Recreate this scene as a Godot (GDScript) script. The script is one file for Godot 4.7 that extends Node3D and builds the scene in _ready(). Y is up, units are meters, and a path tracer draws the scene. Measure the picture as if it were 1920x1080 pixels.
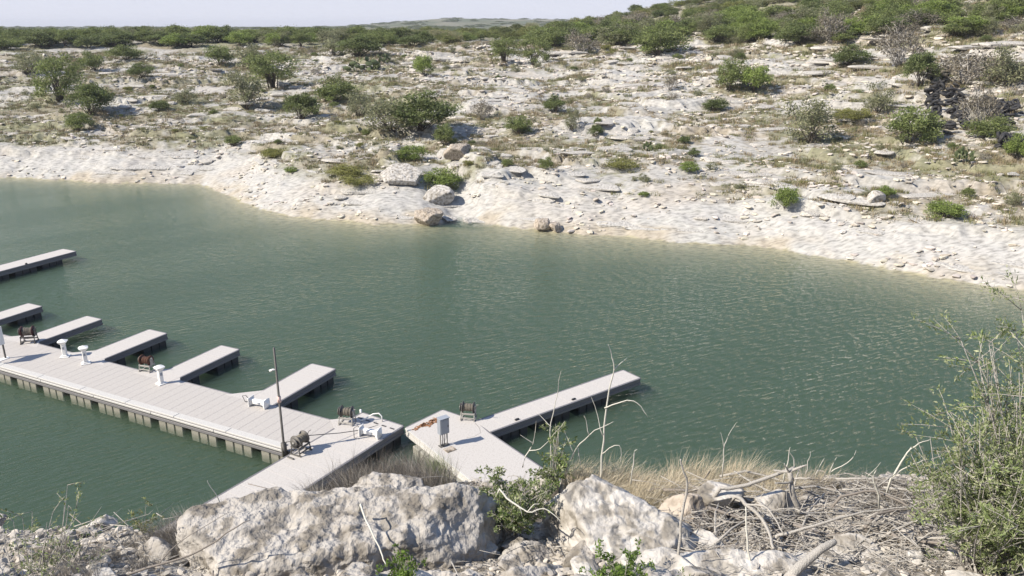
extends Node3D
# A reservoir marina seen from the bank: floating docks below, pale limestone shore opposite. Metres, y up, water surface at y = 0.

var M := {}
var noise_a := FastNoiseLite.new()
var noise_b := FastNoiseLite.new()
var noise_c := FastNoiseLite.new()
var noise_d := FastNoiseLite.new()
var used_names := {}

# ---------------------------------------------------------------- naming and tagging
func numbered(called: String) -> String:
	if not used_names.has(called):
		used_names[called] = 0
		return called
	used_names[called] += 1
	return "%s_%03d" % [called, used_names[called]]

func tag(o: Node, label: String, category: String, group := "") -> Node:
	o.set_meta("label", label)
	o.set_meta("category", category)
	if group != "":
		o.set_meta("group", group)
	return o

func thing(called: String, label: String, category: String, at := Vector3.ZERO, turn := 0.0, group := "") -> Node3D:
	var o := Node3D.new()
	o.name = numbered(called)
	add_child(o)
	o.position = at
	o.rotation.y = turn
	tag(o, label, category, group)
	return o

func put(called: String, mesh: Mesh, m: Material, parent: Node = null) -> MeshInstance3D:
	var o := MeshInstance3D.new()
	o.name = numbered(called) if parent == null else called
	o.mesh = mesh
	o.material_override = m
	if parent == null:
		add_child(o)
	else:
		parent.add_child(o, true)
	return o

func setting(called: String, mesh: Mesh, m: Material) -> MeshInstance3D:
	var o := put(called, mesh, m)
	o.set_meta("kind", "structure")
	return o

func copy(o: Node3D, at: Vector3, turn: float, grow: Vector3, label: String, group := "") -> Node3D:
	var c: Node3D = o.duplicate()
	c.name = numbered(String(o.name).rstrip("0123456789").rstrip("_"))
	add_child(c)
	c.transform = Transform3D(Basis(Vector3.UP, turn).scaled_local(grow), at)
	c.set_meta("label", label)
	if group != "":
		c.set_meta("group", group)
	return c

func whereabouts(x: float, z: float) -> String:
	var a := x / -z
	var s := from_shore(x, z)
	var side := "far left" if a < -0.42 else "left" if a < -0.16 else "middle" if a < 0.16 else "right" if a < 0.42 else "far right"
	return ("just above the water" if s < 14.0 else "on the lower slope" if s < 35.0 else "on the middle slope" if s < 65.0 else "on the upper slope" if s < 100.0 else "along the top") + ", " + side

# ---------------------------------------------------------------- shapes
func tool() -> SurfaceTool:
	var st := SurfaceTool.new()
	st.begin(Mesh.PRIMITIVE_TRIANGLES)
	st.set_smooth_group(-1)
	return st

func done(st: SurfaceTool) -> ArrayMesh:
	st.generate_normals()
	return st.commit()

func quad(st: SurfaceTool, a: Vector3, b: Vector3, c: Vector3, d: Vector3) -> void:
	for p in [a, b, c, a, c, d]:
		st.add_vertex(p)

func corner(t: Transform3D, h: Vector3, b: float, s: Vector3, f: int) -> Vector3:
	var q := Vector3(s.x * (h.x - b), s.y * (h.y - b), s.z * (h.z - b))
	q[f] = s[f] * h[f]
	return t * q

func box(st: SurfaceTool, t: Transform3D, size: Vector3, bevel := 0.0) -> void:
	# a box with chamfered edges, centred on t
	var h := size / 2.0
	if bevel <= 0.0:
		var p := []
		for k in 8:
			p.append(t * Vector3(h.x * (1 if k & 1 else -1), h.y * (1 if k & 2 else -1), h.z * (1 if k & 4 else -1)))
		for f in [[0, 1, 3, 2], [5, 4, 6, 7], [4, 0, 2, 6], [1, 5, 7, 3], [2, 3, 7, 6], [4, 5, 1, 0]]:
			quad(st, p[f[3]], p[f[2]], p[f[1]], p[f[0]])
		return
	var b := minf(bevel, minf(h.x, minf(h.y, h.z)) * 0.9)
	for f in 3:
		var g := (f + 1) % 3
		var k := (f + 2) % 3
		for s in [-1.0, 1.0]:
			var c := []
			for e in [[-1, -1], [1, -1], [1, 1], [-1, 1]]:
				var v := Vector3()
				v[f] = s
				v[g] = e[0]
				v[k] = e[1]
				c.append(corner(t, h, b, v, f))
			if s > 0:
				quad(st, c[3], c[2], c[1], c[0])
			else:
				quad(st, c[0], c[1], c[2], c[3])
		for s in [-1.0, 1.0]:
			for r in [-1.0, 1.0]:
				# edge along axis k between faces f and g
				var v0 := Vector3()
				v0[f] = s
				v0[g] = r
				var v1 := v0
				v0[k] = -1
				v1[k] = 1
				var q := [corner(t, h, b, v0, f), corner(t, h, b, v0, g), corner(t, h, b, v1, g), corner(t, h, b, v1, f)]
				if s * r > 0:
					quad(st, q[3], q[2], q[1], q[0])
				else:
					quad(st, q[0], q[1], q[2], q[3])
	for k in 8:
		var s := Vector3(1 if k & 1 else -1, 1 if k & 2 else -1, 1 if k & 4 else -1)
		var tri := [corner(t, h, b, s, 0), corner(t, h, b, s, 1), corner(t, h, b, s, 2)]
		if s.x * s.y * s.z > 0:
			tri.reverse()
		for p in tri:
			st.add_vertex(p)

func boxm(size: Vector3, bevel := 0.0, t := Transform3D()) -> ArrayMesh:
	var st := tool()
	box(st, t, size, bevel)
	return done(st)

func moved(x: float, y: float, z: float) -> Transform3D:
	return Transform3D(Basis(), Vector3(x, y, z))

func frame_at(d: Vector3) -> Basis:
	var up := Vector3.RIGHT if absf(d.y) > 0.95 else Vector3.UP
	var x := up.cross(d).normalized()
	return Basis(x, d.cross(x).normalized(), d)

func tube(st: SurfaceTool, pts: Array, r0: float, r1: float, sides := 6, smooth := true, capped := true) -> void:
	st.set_smooth_group(1 if smooth else -1)
	var n := pts.size()
	var last := []
	for i in n:
		var d: Vector3 = (pts[mini(i + 1, n - 1)] - pts[maxi(i - 1, 0)])
		d = d.normalized() if d.length() > 1e-6 else Vector3.UP
		var b := frame_at(d)
		var r := lerpf(r0, r1, float(i) / maxf(1, n - 1))
		var ring := []
		for k in sides:
			var a := TAU * k / sides
			ring.append(pts[i] + b.x * cos(a) * r + b.y * sin(a) * r)
		if i > 0:
			for k in sides:
				var k2 := (k + 1) % sides
				quad(st, last[k2], last[k], ring[k], ring[k2])
		if capped and (i == 0 or i == n - 1):
			var up := i == 0
			for k in range(1, sides - 1):
				for p in ([ring[0], ring[k], ring[k + 1]] if up else [ring[k + 1], ring[k], ring[0]]):
					st.add_vertex(p)
		last = ring
	st.set_smooth_group(-1)

func tubem(pts: Array, r0: float, r1: float, sides := 6) -> ArrayMesh:
	var st := tool()
	tube(st, pts, r0, r1, sides)
	return done(st)

func ring_shape(radius: float, r: float, n: int, m: int, squash := 1.0) -> ArrayMesh:
	var st := tool()
	st.set_smooth_group(1)
	for i in n:
		for j in m:
			var q := []
			for e in [[0, 0], [1, 0], [1, 1], [0, 1]]:
				var a: float = TAU * (i + e[0]) / n
				var b: float = TAU * (j + e[1]) / m
				var c := signf(cos(b)) * pow(absf(cos(b)), 0.6)
				var s := signf(sin(b)) * pow(absf(sin(b)), 0.6)
				q.append(Vector3(cos(a) * (radius + r * c), s * r * squash, sin(a) * (radius + r * c)))
			quad(st, q[0], q[3], q[2], q[1])
	return done(st)

func prism(poly: PackedVector2Array, y0: float, y1: float) -> ArrayMesh:
	# poly in (x, z); sides and both lids
	var st := tool()
	var n := poly.size()
	var area := 0.0
	for i in n:
		area += poly[i].cross(poly[(i + 1) % n])
	var p := poly.duplicate()
	if area < 0:
		p.reverse()
	for i in n:
		var a := p[i]
		var b := p[(i + 1) % n]
		quad(st, Vector3(a.x, y1, a.y), Vector3(b.x, y1, b.y), Vector3(b.x, y0, b.y), Vector3(a.x, y0, a.y))
	var tri := Geometry2D.triangulate_polygon(p)
	for i in range(0, tri.size(), 3):
		var t := [p[tri[i]], p[tri[i + 1]], p[tri[i + 2]]]
		if (t[1] - t[0]).cross(t[2] - t[0]) < 0:
			t = [t[0], t[2], t[1]]
		for q in t:
			st.add_vertex(Vector3(q.x, y1, q.y))
		t.reverse()
		for q in t:
			st.add_vertex(Vector3(q.x, y0, q.y))
	return done(st)

func land_height(land: int, x: float, z: float) -> float:
	return far_height(x, z) if land == 0 else plain_height(x, z) if land == 1 else near_height(x, z)

func land_color(land: int, p: Vector3, n: Vector3) -> Color:
	return far_color(p, n) if land == 0 else plain_color(p, n) if land == 1 else near_color(p, n)

func grid_mesh(xs: PackedFloat32Array, zs: PackedFloat32Array, land: int) -> ArrayMesh:
	# a height field over x and z; zs run away from the viewer (falling)
	var nx := xs.size()
	var nz := zs.size()
	var v := PackedVector3Array()
	var n := PackedVector3Array()
	var c := PackedColorArray()
	v.resize(nx * nz)
	n.resize(nx * nz)
	c.resize(nx * nz)
	for j in nz:
		for i in nx:
			v[j * nx + i] = Vector3(xs[i], land_height(land, xs[i], zs[j]), zs[j])
	for j in nz:
		for i in nx:
			var e := v[j * nx + mini(i + 1, nx - 1)] - v[j * nx + maxi(i - 1, 0)]
			var f := v[mini(j + 1, nz - 1) * nx + i] - v[maxi(j - 1, 0) * nx + i]
			var nn := e.cross(f).normalized()
			if nn.y < 0:
				nn = -nn
			n[j * nx + i] = nn
			c[j * nx + i] = land_color(land, v[j * nx + i], nn)
	var ix := PackedInt32Array()
	ix.resize((nx - 1) * (nz - 1) * 6)
	var w := 0
	for j in nz - 1:
		for i in nx - 1:
			var a := j * nx + i
			for q in [a, a + nx, a + 1, a + 1, a + nx, a + nx + 1]:
				ix[w] = q
				w += 1
	var arr := []
	arr.resize(Mesh.ARRAY_MAX)
	arr[Mesh.ARRAY_VERTEX] = v
	arr[Mesh.ARRAY_NORMAL] = n
	arr[Mesh.ARRAY_COLOR] = c
	arr[Mesh.ARRAY_INDEX] = ix
	var mesh := ArrayMesh.new()
	mesh.add_surface_from_arrays(Mesh.PRIMITIVE_TRIANGLES, arr)
	return mesh

func rock_mesh(sd: int, size: Vector3, planes: Array, n: int, rough := 1.0, facets := 12, pits := 0.0) -> ArrayMesh:
	# a boulder: a convex body cut by planes, its faces then broken up by noise. size is the full extent; n is the grid on each of six faces
	var rng := RandomNumberGenerator.new()
	rng.seed = sd
	var cuts := []
	for p in planes:
		cuts.append([Vector3(p[0], p[1], p[2]).normalized(), p[3]])
	for k in facets:
		var d := Vector3(rng.randfn(), rng.randfn(), rng.randfn()).normalized()
		cuts.append([d, rng.randf_range(0.72, 1.0)])
	var h := size / 2.0
	var unit := (size.x + size.y + size.z) / 3.0
	var off := Vector3(sd * 13.7, sd * 5.1, sd * 9.3)
	var v := PackedVector3Array()
	var ix := PackedInt32Array()
	var faces := [[Vector3.RIGHT, Vector3.UP, Vector3.BACK], [Vector3.LEFT, Vector3.BACK, Vector3.UP], [Vector3.UP, Vector3.BACK, Vector3.RIGHT], [Vector3.DOWN, Vector3.RIGHT, Vector3.BACK], [Vector3.BACK, Vector3.RIGHT, Vector3.UP], [Vector3.FORWARD, Vector3.UP, Vector3.RIGHT]]
	for f in faces:
		var start := v.size()
		for j in n + 1:
			for i in n + 1:
				var a := tan((2.0 * i / n - 1.0) * PI / 4)
				var b := tan((2.0 * j / n - 1.0) * PI / 4)
				var d: Vector3 = (f[0] + f[1] * a + f[2] * b).normalized()
				var r := 1.35
				var soft := 0.0
				for c in cuts:
					var q: float = d.dot(c[0])
					if q > 0.05:
						soft += pow(q / c[1], 34.0)
				if soft > 0:
					r = minf(r, pow(soft, -1.0 / 34.0))
				var p := d * r * h
				var w := p / unit * 2.0 + off
				var e := noise_a.get_noise_3dv(w * 40.0) * 0.085 + (noise_b.get_noise_3dv(w * 85.0) - 0.3) * 0.075 + noise_a.get_noise_3dv(w * 230.0) * 0.04
				if n > 30:
					e += noise_b.get_noise_3dv(w * 380.0) * 0.032 - 0.075 * smoothstep(0.45, 0.85, noise_b.get_noise_3dv(w * 60.0 + Vector3(11, 3, 70)))
				if pits > 0.0:
					var g := noise_a.get_noise_3dv(w * 150.0 + Vector3(40, 90, 10))
					e -= pits * smoothstep(0.12, 0.45, g) * 0.13
				p += d * e * unit * 0.5 * rough
				v.append(p)
		for j in n:
			for i in n:
				var a := start + j * (n + 1) + i
				for q in [a, a + n + 1, a + 1, a + 1, a + n + 1, a + n + 2]:
					ix.append(q)
	# normals by place, so that the seams of the six faces close
	var sums := {}
	for k in range(0, ix.size(), 3):
		var fn := (v[ix[k + 2]] - v[ix[k]]).cross(v[ix[k + 1]] - v[ix[k]])
		for e in 3:
			var key := Vector3i((v[ix[k + e]] * 20000.0).round())
			sums[key] = sums.get(key, Vector3.ZERO) + fn
	var nr := PackedVector3Array()
	nr.resize(v.size())
	for k in v.size():
		nr[k] = sums[Vector3i((v[k] * 20000.0).round())].normalized()
		if nr[k].dot(v[k]) < -0.2 * v[k].length():
			nr[k] = -nr[k]
	var arr := []
	arr.resize(Mesh.ARRAY_MAX)
	arr[Mesh.ARRAY_VERTEX] = v
	arr[Mesh.ARRAY_NORMAL] = nr
	arr[Mesh.ARRAY_INDEX] = ix
	var mesh := ArrayMesh.new()
	mesh.add_surface_from_arrays(Mesh.PRIMITIVE_TRIANGLES, arr)
	return mesh

func leaf(v: PackedVector3Array, n: PackedVector3Array, c: PackedColorArray, at: Vector3, along: Vector3, side: Vector3, ln: float, wd: float, col: Color) -> void:
	# one leaf: a kite of two triangles folded along its rib
	var nn := along.cross(side).normalized()
	var a := at
	var b := at + along * ln * 0.45 + side * wd * 0.5 + nn * wd * 0.12
	var t := at + along * ln
	var d := at + along * ln * 0.45 - side * wd * 0.5 + nn * wd * 0.12
	for p in [a, b, t, a, t, d]:
		v.append(p)
		n.append(nn)
		c.append(col)

func soup(v: PackedVector3Array, n: PackedVector3Array, c: PackedColorArray) -> ArrayMesh:
	var arr := []
	arr.resize(Mesh.ARRAY_MAX)
	arr[Mesh.ARRAY_VERTEX] = v
	arr[Mesh.ARRAY_NORMAL] = n
	arr[Mesh.ARRAY_COLOR] = c
	var mesh := ArrayMesh.new()
	mesh.add_surface_from_arrays(Mesh.PRIMITIVE_TRIANGLES, arr)
	return mesh

func scatter(called: String, mesh: Mesh, m: Material, places: Array, colors := []) -> MultiMeshInstance3D:
	var mm := MultiMesh.new()
	mm.transform_format = MultiMesh.TRANSFORM_3D
	mm.use_colors = colors.size() > 0
	mm.mesh = mesh
	mm.instance_count = places.size()
	for k in places.size():
		mm.set_instance_transform(k, places[k])
		if colors.size():
			mm.set_instance_color(k, colors[k])
	var o := MultiMeshInstance3D.new()
	o.name = numbered(called)
	o.multimesh = mm
	o.material_override = m
	add_child(o)
	o.set_meta("kind", "stuff")
	return o

# ---------------------------------------------------------------- materials
func noise_tex(kind: int, freq: float, octaves: int, sd: int, size := 1024, normal_strength := 0.0, ramp: Gradient = null, warp := 0.0, fractal := FastNoiseLite.FRACTAL_FBM) -> NoiseTexture2D:
	var f := FastNoiseLite.new()
	f.noise_type = kind
	f.frequency = freq
	f.seed = sd
	f.fractal_type = fractal if octaves > 1 else FastNoiseLite.FRACTAL_NONE
	f.fractal_octaves = octaves
	if warp > 0.0:
		f.domain_warp_enabled = true
		f.domain_warp_amplitude = warp
		f.domain_warp_frequency = freq * 0.7
	var t := NoiseTexture2D.new()
	t.width = size
	t.height = size
	t.seamless = true
	t.noise = f
	if ramp:
		t.color_ramp = ramp
	if normal_strength > 0.0:
		t.as_normal_map = true
		t.bump_strength = normal_strength
	return t

func ramp(stops: Array) -> Gradient:
	var g := Gradient.new()
	var o := PackedFloat32Array()
	var c := PackedColorArray()
	for s in stops:
		o.append(s[0])
		var v = s[1]
		c.append(Color(v, v, v) if v is float else v)
	g.offsets = o
	g.colors = c
	return g

func mat(called: String, albedo: Color, rough := 0.9, metal := 0.0) -> StandardMaterial3D:
	# albedo in linear base colour
	var m := StandardMaterial3D.new()
	m.resource_name = called
	m.albedo_color = albedo.linear_to_srgb()
	m.roughness = rough
	m.metallic = metal
	M[called] = m
	return m

func grained(m: StandardMaterial3D, tex: Texture2D, scale: float, bump: Texture2D = null, depth := 0.0) -> void:
	m.albedo_texture = tex
	m.uv1_triplanar = true
	m.uv1_world_triplanar = true
	m.uv1_scale = Vector3.ONE * scale
	if bump:
		m.heightmap_enabled = true
		m.heightmap_texture = bump
		m.heightmap_scale = depth

func make_materials() -> void:
	var grain := noise_tex(FastNoiseLite.TYPE_SIMPLEX_SMOOTH, 0.02, 6, 3, 1024, 0.0, ramp([[0.0, 0.52], [0.35, 0.8], [0.55, 0.95], [1.0, 1.0]]))
	var rubble := noise_tex(FastNoiseLite.TYPE_CELLULAR, 0.03, 3, 8, 1024, 0.0, null, 12.0)
	var cracks := noise_tex(FastNoiseLite.TYPE_SIMPLEX, 0.012, 6, 21, 1024, 0.0, null, 0.0, FastNoiseLite.FRACTAL_RIDGED)
	var speck := noise_tex(FastNoiseLite.TYPE_SIMPLEX, 0.05, 5, 11, 1024, 0.0, ramp([[0.0, 0.5], [0.3, 0.74], [0.5, 0.92], [1.0, 1.0]]))
	var stain := noise_tex(FastNoiseLite.TYPE_SIMPLEX_SMOOTH, 0.007, 8, 29, 1024, 0.0, ramp([[0.0, Color(0.5, 0.48, 0.45)], [0.38, Color(0.7, 0.68, 0.65)], [0.5, Color(0.93, 0.92, 0.91)], [1.0, 1.0]]))
	var worn := noise_tex(FastNoiseLite.TYPE_SIMPLEX_SMOOTH, 0.02, 6, 45, 1024, 0.0, ramp([[0.0, Color(0.87, 0.86, 0.85)], [0.3, Color(0.95, 0.945, 0.94)], [0.5, Color(0.985, 0.985, 0.98)], [1.0, 1.0]]))
	var pitted := noise_tex(FastNoiseLite.TYPE_SIMPLEX, 0.02, 7, 33, 1024)
	var m := mat("bank", Color.WHITE, 0.95)
	m.vertex_color_use_as_albedo = true
	grained(m, grain, 0.11, pitted, 4.0)
	m.uv1_scale = Vector3(0.055, 0.16, 0.15)
	m = mat("plain", Color.WHITE, 1.0)
	m.vertex_color_use_as_albedo = true
	grained(m, grain, 0.01)
	m = mat("near_ground", Color.WHITE, 0.95)
	m.vertex_color_use_as_albedo = true
	grained(m, stain, 0.8, pitted, 4.0)
	m = mat("boulder", Color(0.41, 0.395, 0.375), 0.92)
	grained(m, stain, 0.45, pitted, 3.0)
	m = mat("boulder_white", Color(0.53, 0.515, 0.49), 0.92)
	grained(m, stain, 0.4, pitted, 2.0)
	m = mat("boulder_tan", Color(0.45, 0.40, 0.345), 0.92)
	grained(m, stain, 0.5, pitted, 2.5)
	m = mat("bank_stone", Color(0.53, 0.505, 0.465), 0.95)
	grained(m, grain, 0.3, cracks, 6.0)
	m = mat("shore_stone", Color(0.47, 0.455, 0.43), 0.95)
	grained(m, grain, 0.2, pitted, 4.0)
	m = mat("stones", Color(0.5, 0.475, 0.44), 0.95)
	m.vertex_color_use_as_albedo = true
	# water: a clear rippled surface over a turbid green body
	m = mat("water", Color(0.2, 0.3, 0.25), 0.06)
	m.transparency = BaseMaterial3D.TRANSPARENCY_ALPHA
	m.albedo_color.a = 0.04
	m.metallic_specular = 0.36
	m.normal_enabled = true
	m.normal_texture = noise_tex(FastNoiseLite.TYPE_SIMPLEX_SMOOTH, 0.055, 3, 5, 2048, 3.1, null, 7.0)
	m.normal_scale = 1.0
	m.roughness = 0.15
	m.roughness_texture = noise_tex(FastNoiseLite.TYPE_SIMPLEX_SMOOTH, 0.0035, 4, 15, 1024, 0.0, ramp([[0.0, 0.15], [0.4, 0.25], [0.62, 0.75], [1.0, 1.0]]))
	var fog := FogMaterial.new()
	fog.resource_name = "murk"
	fog.albedo = Color(0.178, 0.29, 0.176).linear_to_srgb()
	fog.density = 0.8
	M.murk = fog
	# docks
	m = mat("deck", Color(0.415, 0.395, 0.38), 0.8)
	grained(m, speck, 0.9)
	m = mat("deck_pale", Color(0.465, 0.445, 0.43), 0.75)
	grained(m, speck, 0.7)
	for d in ["deck", "deck_pale"]:
		grained(M[d], worn, 0.5)
	m = mat("deck_white", Color(0.63, 0.62, 0.60), 0.7)
	grained(m, speck, 0.6)
	m = mat("steel", Color(0.23, 0.225, 0.24), 0.6, 0.1)
	grained(m, speck, 0.6)
	m = mat("float_shell", Color(0.33, 0.32, 0.275), 0.6)
	grained(m, speck, 0.8)
	m = mat("float_dark", Color(0.05, 0.05, 0.055), 0.6)
	grained(m, speck, 0.8)
	m = mat("rust_flake", Color(0.30, 0.15, 0.075), 0.95)
	m = mat("tape", Color(0.62, 0.45, 0.42), 0.7)
	m = mat("rubber", Color(0.022, 0.022, 0.024), 0.75)
	mat("black", Color(0.02, 0.02, 0.022), 0.5)
	mat("white_paint", Color(0.74, 0.74, 0.73), 0.45)
	mat("grey_paint", Color(0.26, 0.285, 0.33), 0.5)
	mat("iron", Color(0.11, 0.105, 0.10), 0.65, 0.3)
	mat("pale_iron", Color(0.34, 0.33, 0.31), 0.6, 0.2)
	m = mat("rust", Color(0.13, 0.06, 0.04), 0.9)
	grained(m, speck, 2.0)
	mat("red_paint", Color(0.07, 0.022, 0.022), 0.7)
	mat("rope", Color(0.16, 0.145, 0.12), 0.95)
	mat("cable", Color(0.07, 0.07, 0.07), 0.7)
	# plants
	for a in [["leaf", Color.WHITE, 0.8], ["leaf_gloss", Color.WHITE, 0.3]]:
		m = mat(a[0], a[1], 0.7)
		m.vertex_color_use_as_albedo = true
		m.backlight_enabled = true
		m.backlight = Color(a[2], a[2], a[2]).linear_to_srgb()
		m.cull_mode = BaseMaterial3D.CULL_DISABLED
	m = mat("straw", Color.WHITE, 0.85)
	m.vertex_color_use_as_albedo = true
	m.backlight_enabled = true
	m.backlight = Color(0.2, 0.2, 0.2).linear_to_srgb()
	m.cull_mode = BaseMaterial3D.CULL_DISABLED
	mat("bark", Color(0.10, 0.085, 0.07), 0.95)
	m = mat("dead_wood", Color(0.47, 0.445, 0.41), 0.9)
	grained(m, speck, 2.2)
	m.heightmap_enabled = true
	m.heightmap_texture = cracks
	m.heightmap_scale = 0.6
	m = mat("dead_wood_dark", Color(0.27, 0.24, 0.215), 0.9)
	grained(m, speck, 2.2)
	m = mat("pale_twig", Color(0.50, 0.49, 0.44), 0.85)

# ---------------------------------------------------------------- land
const SHORE := [[-320.0, -104.0], [-120.0, -97.0], [-80.0, -93.5], [-58.8, -90.3], [-52.0, -89.0], [-45.1, -87.3], [-38.8, -86.4], [-34.0, -86.2], [-31.2, -82.5], [-27.0, -77.2], [-21.8, -72.0], [-17.2, -69.2], [-12.2, -67.8], [-7.9, -67.2], [-5.6, -68.3], [-2.8, -68.2], [1.8, -65.9], [6.2, -64.1], [10.5, -62.7], [14.6, -61.5], [18.5, -60.3], [22.0, -58.3], [25.2, -56.2], [28.0, -53.7], [30.6, -51.4], [33.7, -49.3], [42.0, -42.0], [52.0, -31.0], [62.0, -16.0], [70.0, 0.0], [85.0, 20.0], [340.0, 60.0]]
const RISE := [[-40.0, -4.3], [-18.0, -2.6], [-5.0, -0.45], [0.0, 0.0], [0.5, 0.32], [1.6, 0.72], [5.0, 2.0], [8.0, 2.9], [25.0, 5.2], [50.0, 8.2], [85.0, 11.4], [110.0, 12.9], [200.0, 13.6], [2000.0, 14.0]]

func along(table: Array, x: float) -> float:
	for k in range(1, table.size()):
		if x <= table[k][0]:
			return lerpf(table[k - 1][1], table[k][1], (x - table[k - 1][0]) / (table[k][0] - table[k - 1][0]))
	return table[-1][1]

var shore_line := PackedFloat32Array()
var shore_lean := PackedFloat32Array()
var shore_wide := PackedFloat32Array()
const SHORE_FROM := -320.0
const SHORE_STEP := 0.25

func prepare_shore() -> void:
	var n := int(660.0 / SHORE_STEP)
	var raw := PackedFloat32Array()
	for k in n:
		raw.append(along(SHORE, SHORE_FROM + k * SHORE_STEP))
	for k in n:
		var s := 0.0
		for d in range(-4, 5):
			s += raw[clampi(k + d, 0, n - 1)]
		var x := SHORE_FROM + k * SHORE_STEP
		shore_line.append(s / 9.0 + noise_a.get_noise_2d(x * 9.0, 40.0) * 0.9 + noise_a.get_noise_2d(x * 40.0, 90.0) * 0.35)
		var lo := raw[clampi(k - 16, 0, n - 1)]
		var hi := raw[clampi(k + 16, 0, n - 1)]
		var m := (hi - lo) / (32 * SHORE_STEP)
		shore_lean.append(1.0 / sqrt(1.0 + m * m))
	var sum := 0.0
	var half := 90
	for k in range(-half, half + 1):
		sum += raw[clampi(k, 0, n - 1)]
	for k in n:
		shore_wide.append(sum / (2 * half + 1))
		sum += raw[clampi(k + half + 1, 0, n - 1)] - raw[clampi(k - half, 0, n - 1)]

func from_shore(x: float, z: float) -> float:
	var k := clampi(int((x - SHORE_FROM) / SHORE_STEP), 0, shore_line.size() - 1)
	var near := (shore_line[k] - z) * shore_lean[k]
	var wide := (shore_wide[k] - z) * 0.9
	return lerpf(near, wide, smoothstep(1.0, 26.0, minf(near, wide)))

var rise_table := PackedFloat32Array()

func rise(s: float) -> float:
	# the bank's height by distance from the water line
	var k := (clampf(s, -39.0, 400.0) + 40.0) * 4.0
	var i := int(k)
	return lerpf(rise_table[i], rise_table[i + 1], k - i)

func stepped(h: float, t: float, riser: float) -> float:
	var k := floorf(h / t)
	return (k + smoothstep(0.0, riser, h / t - k)) * t

func far_height(x: float, z: float) -> float:
	var s := from_shore(x, z)
	var h := rise(s)
	if s < -8.0:
		return h
	var wet := smoothstep(-2.0, 2.0, s)
	var up := smoothstep(3.0, 12.0, s)
	h += smoothstep(-10.0, 85.0, x) * 0.078 * clampf(s - 45.0, 0.0, 150.0)
	# the gully with the round boulder
	var g := x + 4.2 + 0.36 * s
	h -= 1.0 * exp(-g * g / 5.0) * smoothstep(-3.0, 3.0, s) * smoothstep(26.0, 10.0, s)
	h += 0.9 * exp(-pow(g - 4.2, 2.0) / 7.0) * smoothstep(0.5, 5.0, s) * smoothstep(24.0, 10.0, s)
	h += noise_a.get_noise_2d(x * 2.2, z * 2.2) * (0.75 * up + 0.1 * wet)
	# ledges of the limestone beds
	var bed := h + noise_a.get_noise_2d(x * 5.0 + 300.0, z * 7.0) * 0.55 + noise_b.get_noise_2d(x * 24.0, z * 24.0) * 0.12
	var k := clampf(0.55 + noise_a.get_noise_2d(x * 4.0, z * 6.0 + 500.0) * 1.7, 0.05, 0.95) * wet * smoothstep(0.6, 6.0, s)
	h += (stepped(bed, 0.9, 0.1) - bed) * k + (stepped(bed + 0.2, 0.34, 0.16) - bed - 0.2) * 0.5 * k
	var lump := noise_a.get_noise_2d(x * 11.0, z * 20.0 + 60.0)
	h += lump * 0.12 * wet + noise_b.get_noise_2d(x * 18.0, z * 30.0) * 0.10 * wet + noise_c.get_noise_2d(x * 30.0, z * 30.0) * 0.035 * wet
	return h

const LIME := Color(0.465, 0.455, 0.435)
const LIME_GREY := Color(0.36, 0.35, 0.33)
const LIME_PINK := Color(0.45, 0.41, 0.36)
const EARTH := Color(0.27, 0.235, 0.175)
const TURF := Color(0.20, 0.20, 0.105)

func scrub_cover(x: float, z: float, s: float) -> float:
	# how much dry turf and earth lies on the rock, 0 to 1
	var left := smoothstep(6.0, -16.0, x + s * 0.2)
	var right := smoothstep(18.0, 34.0, x)
	var a := noise_a.get_noise_2d(x * 5.0, z * 9.0 + 900.0) * 1.1 + noise_b.get_noise_2d(x * 22.0, z * 34.0) * 0.55
	var bands := 0.35 * exp(-pow((s - 17.0 - 0.05 * x) / 4.0, 2.0)) + 0.25 * exp(-pow((s - 31.0) / 5.0, 2.0))
	var most := 0.0 + 0.26 * left + 0.16 * right + bands * (1.0 - 0.4 * left)
	most += 0.5 * smoothstep(80.0, 112.0, s)
	return clampf((a + most) * 2.6, 0.0, 1.0) * smoothstep(5.0, 9.5, s + a * 2.0)

func far_color(p: Vector3, n: Vector3) -> Color:
	var s := from_shore(p.x, p.z)
	var c := LIME.lerp(LIME_GREY, clampf(0.5 + noise_a.get_noise_2d(p.x * 6.0, p.z * 13.0) * 1.5, 0.0, 1.0) * smoothstep(2.0, 12.0, s) * 0.9)
	c = c.lerp(LIME_PINK, clampf(noise_a.get_noise_2d(p.x * 4.0 + 70.0, p.z * 8.0) * 1.7 - 0.1, 0.0, 0.75))
	# freshly bared rock and stranded silt near the water line
	c = c.lerp(Color(0.42, 0.375, 0.305), clampf(0.5 + noise_b.get_noise_2d(p.x * 9.0, p.z * 9.0) + noise_a.get_noise_2d(p.x * 3.0, 8.0), 0.0, 1.0) * smoothstep(2.4, 0.6, s + noise_a.get_noise_2d(p.x * 20.0, p.z * 20.0) * 1.5))
	if s < 0.0:
		c = Color(0.36, 0.33, 0.22)
	var t := scrub_cover(p.x, p.z, s)
	var e := EARTH.lerp(TURF, clampf(0.45 + noise_a.get_noise_2d(p.x * 6.0, p.z * 6.0 + 200.0) * 1.6 + 0.2 * smoothstep(0.0, -20.0, p.x), 0.0, 1.0))
	return c.lerp(e, t * 0.85)

func steps(ranges: Array) -> PackedFloat32Array:
	# [from, to, first step, last step] in a row
	var out := PackedFloat32Array()
	for r in ranges:
		var x: float = r[0]
		var way := signf(r[1] - r[0])
		while (r[1] - x) * way > 1e-4:
			out.append(x)
			x += way * lerpf(r[2], r[3], (x - r[0]) / (r[1] - r[0]))
	out.append(ranges[-1][1])
	return out

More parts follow.
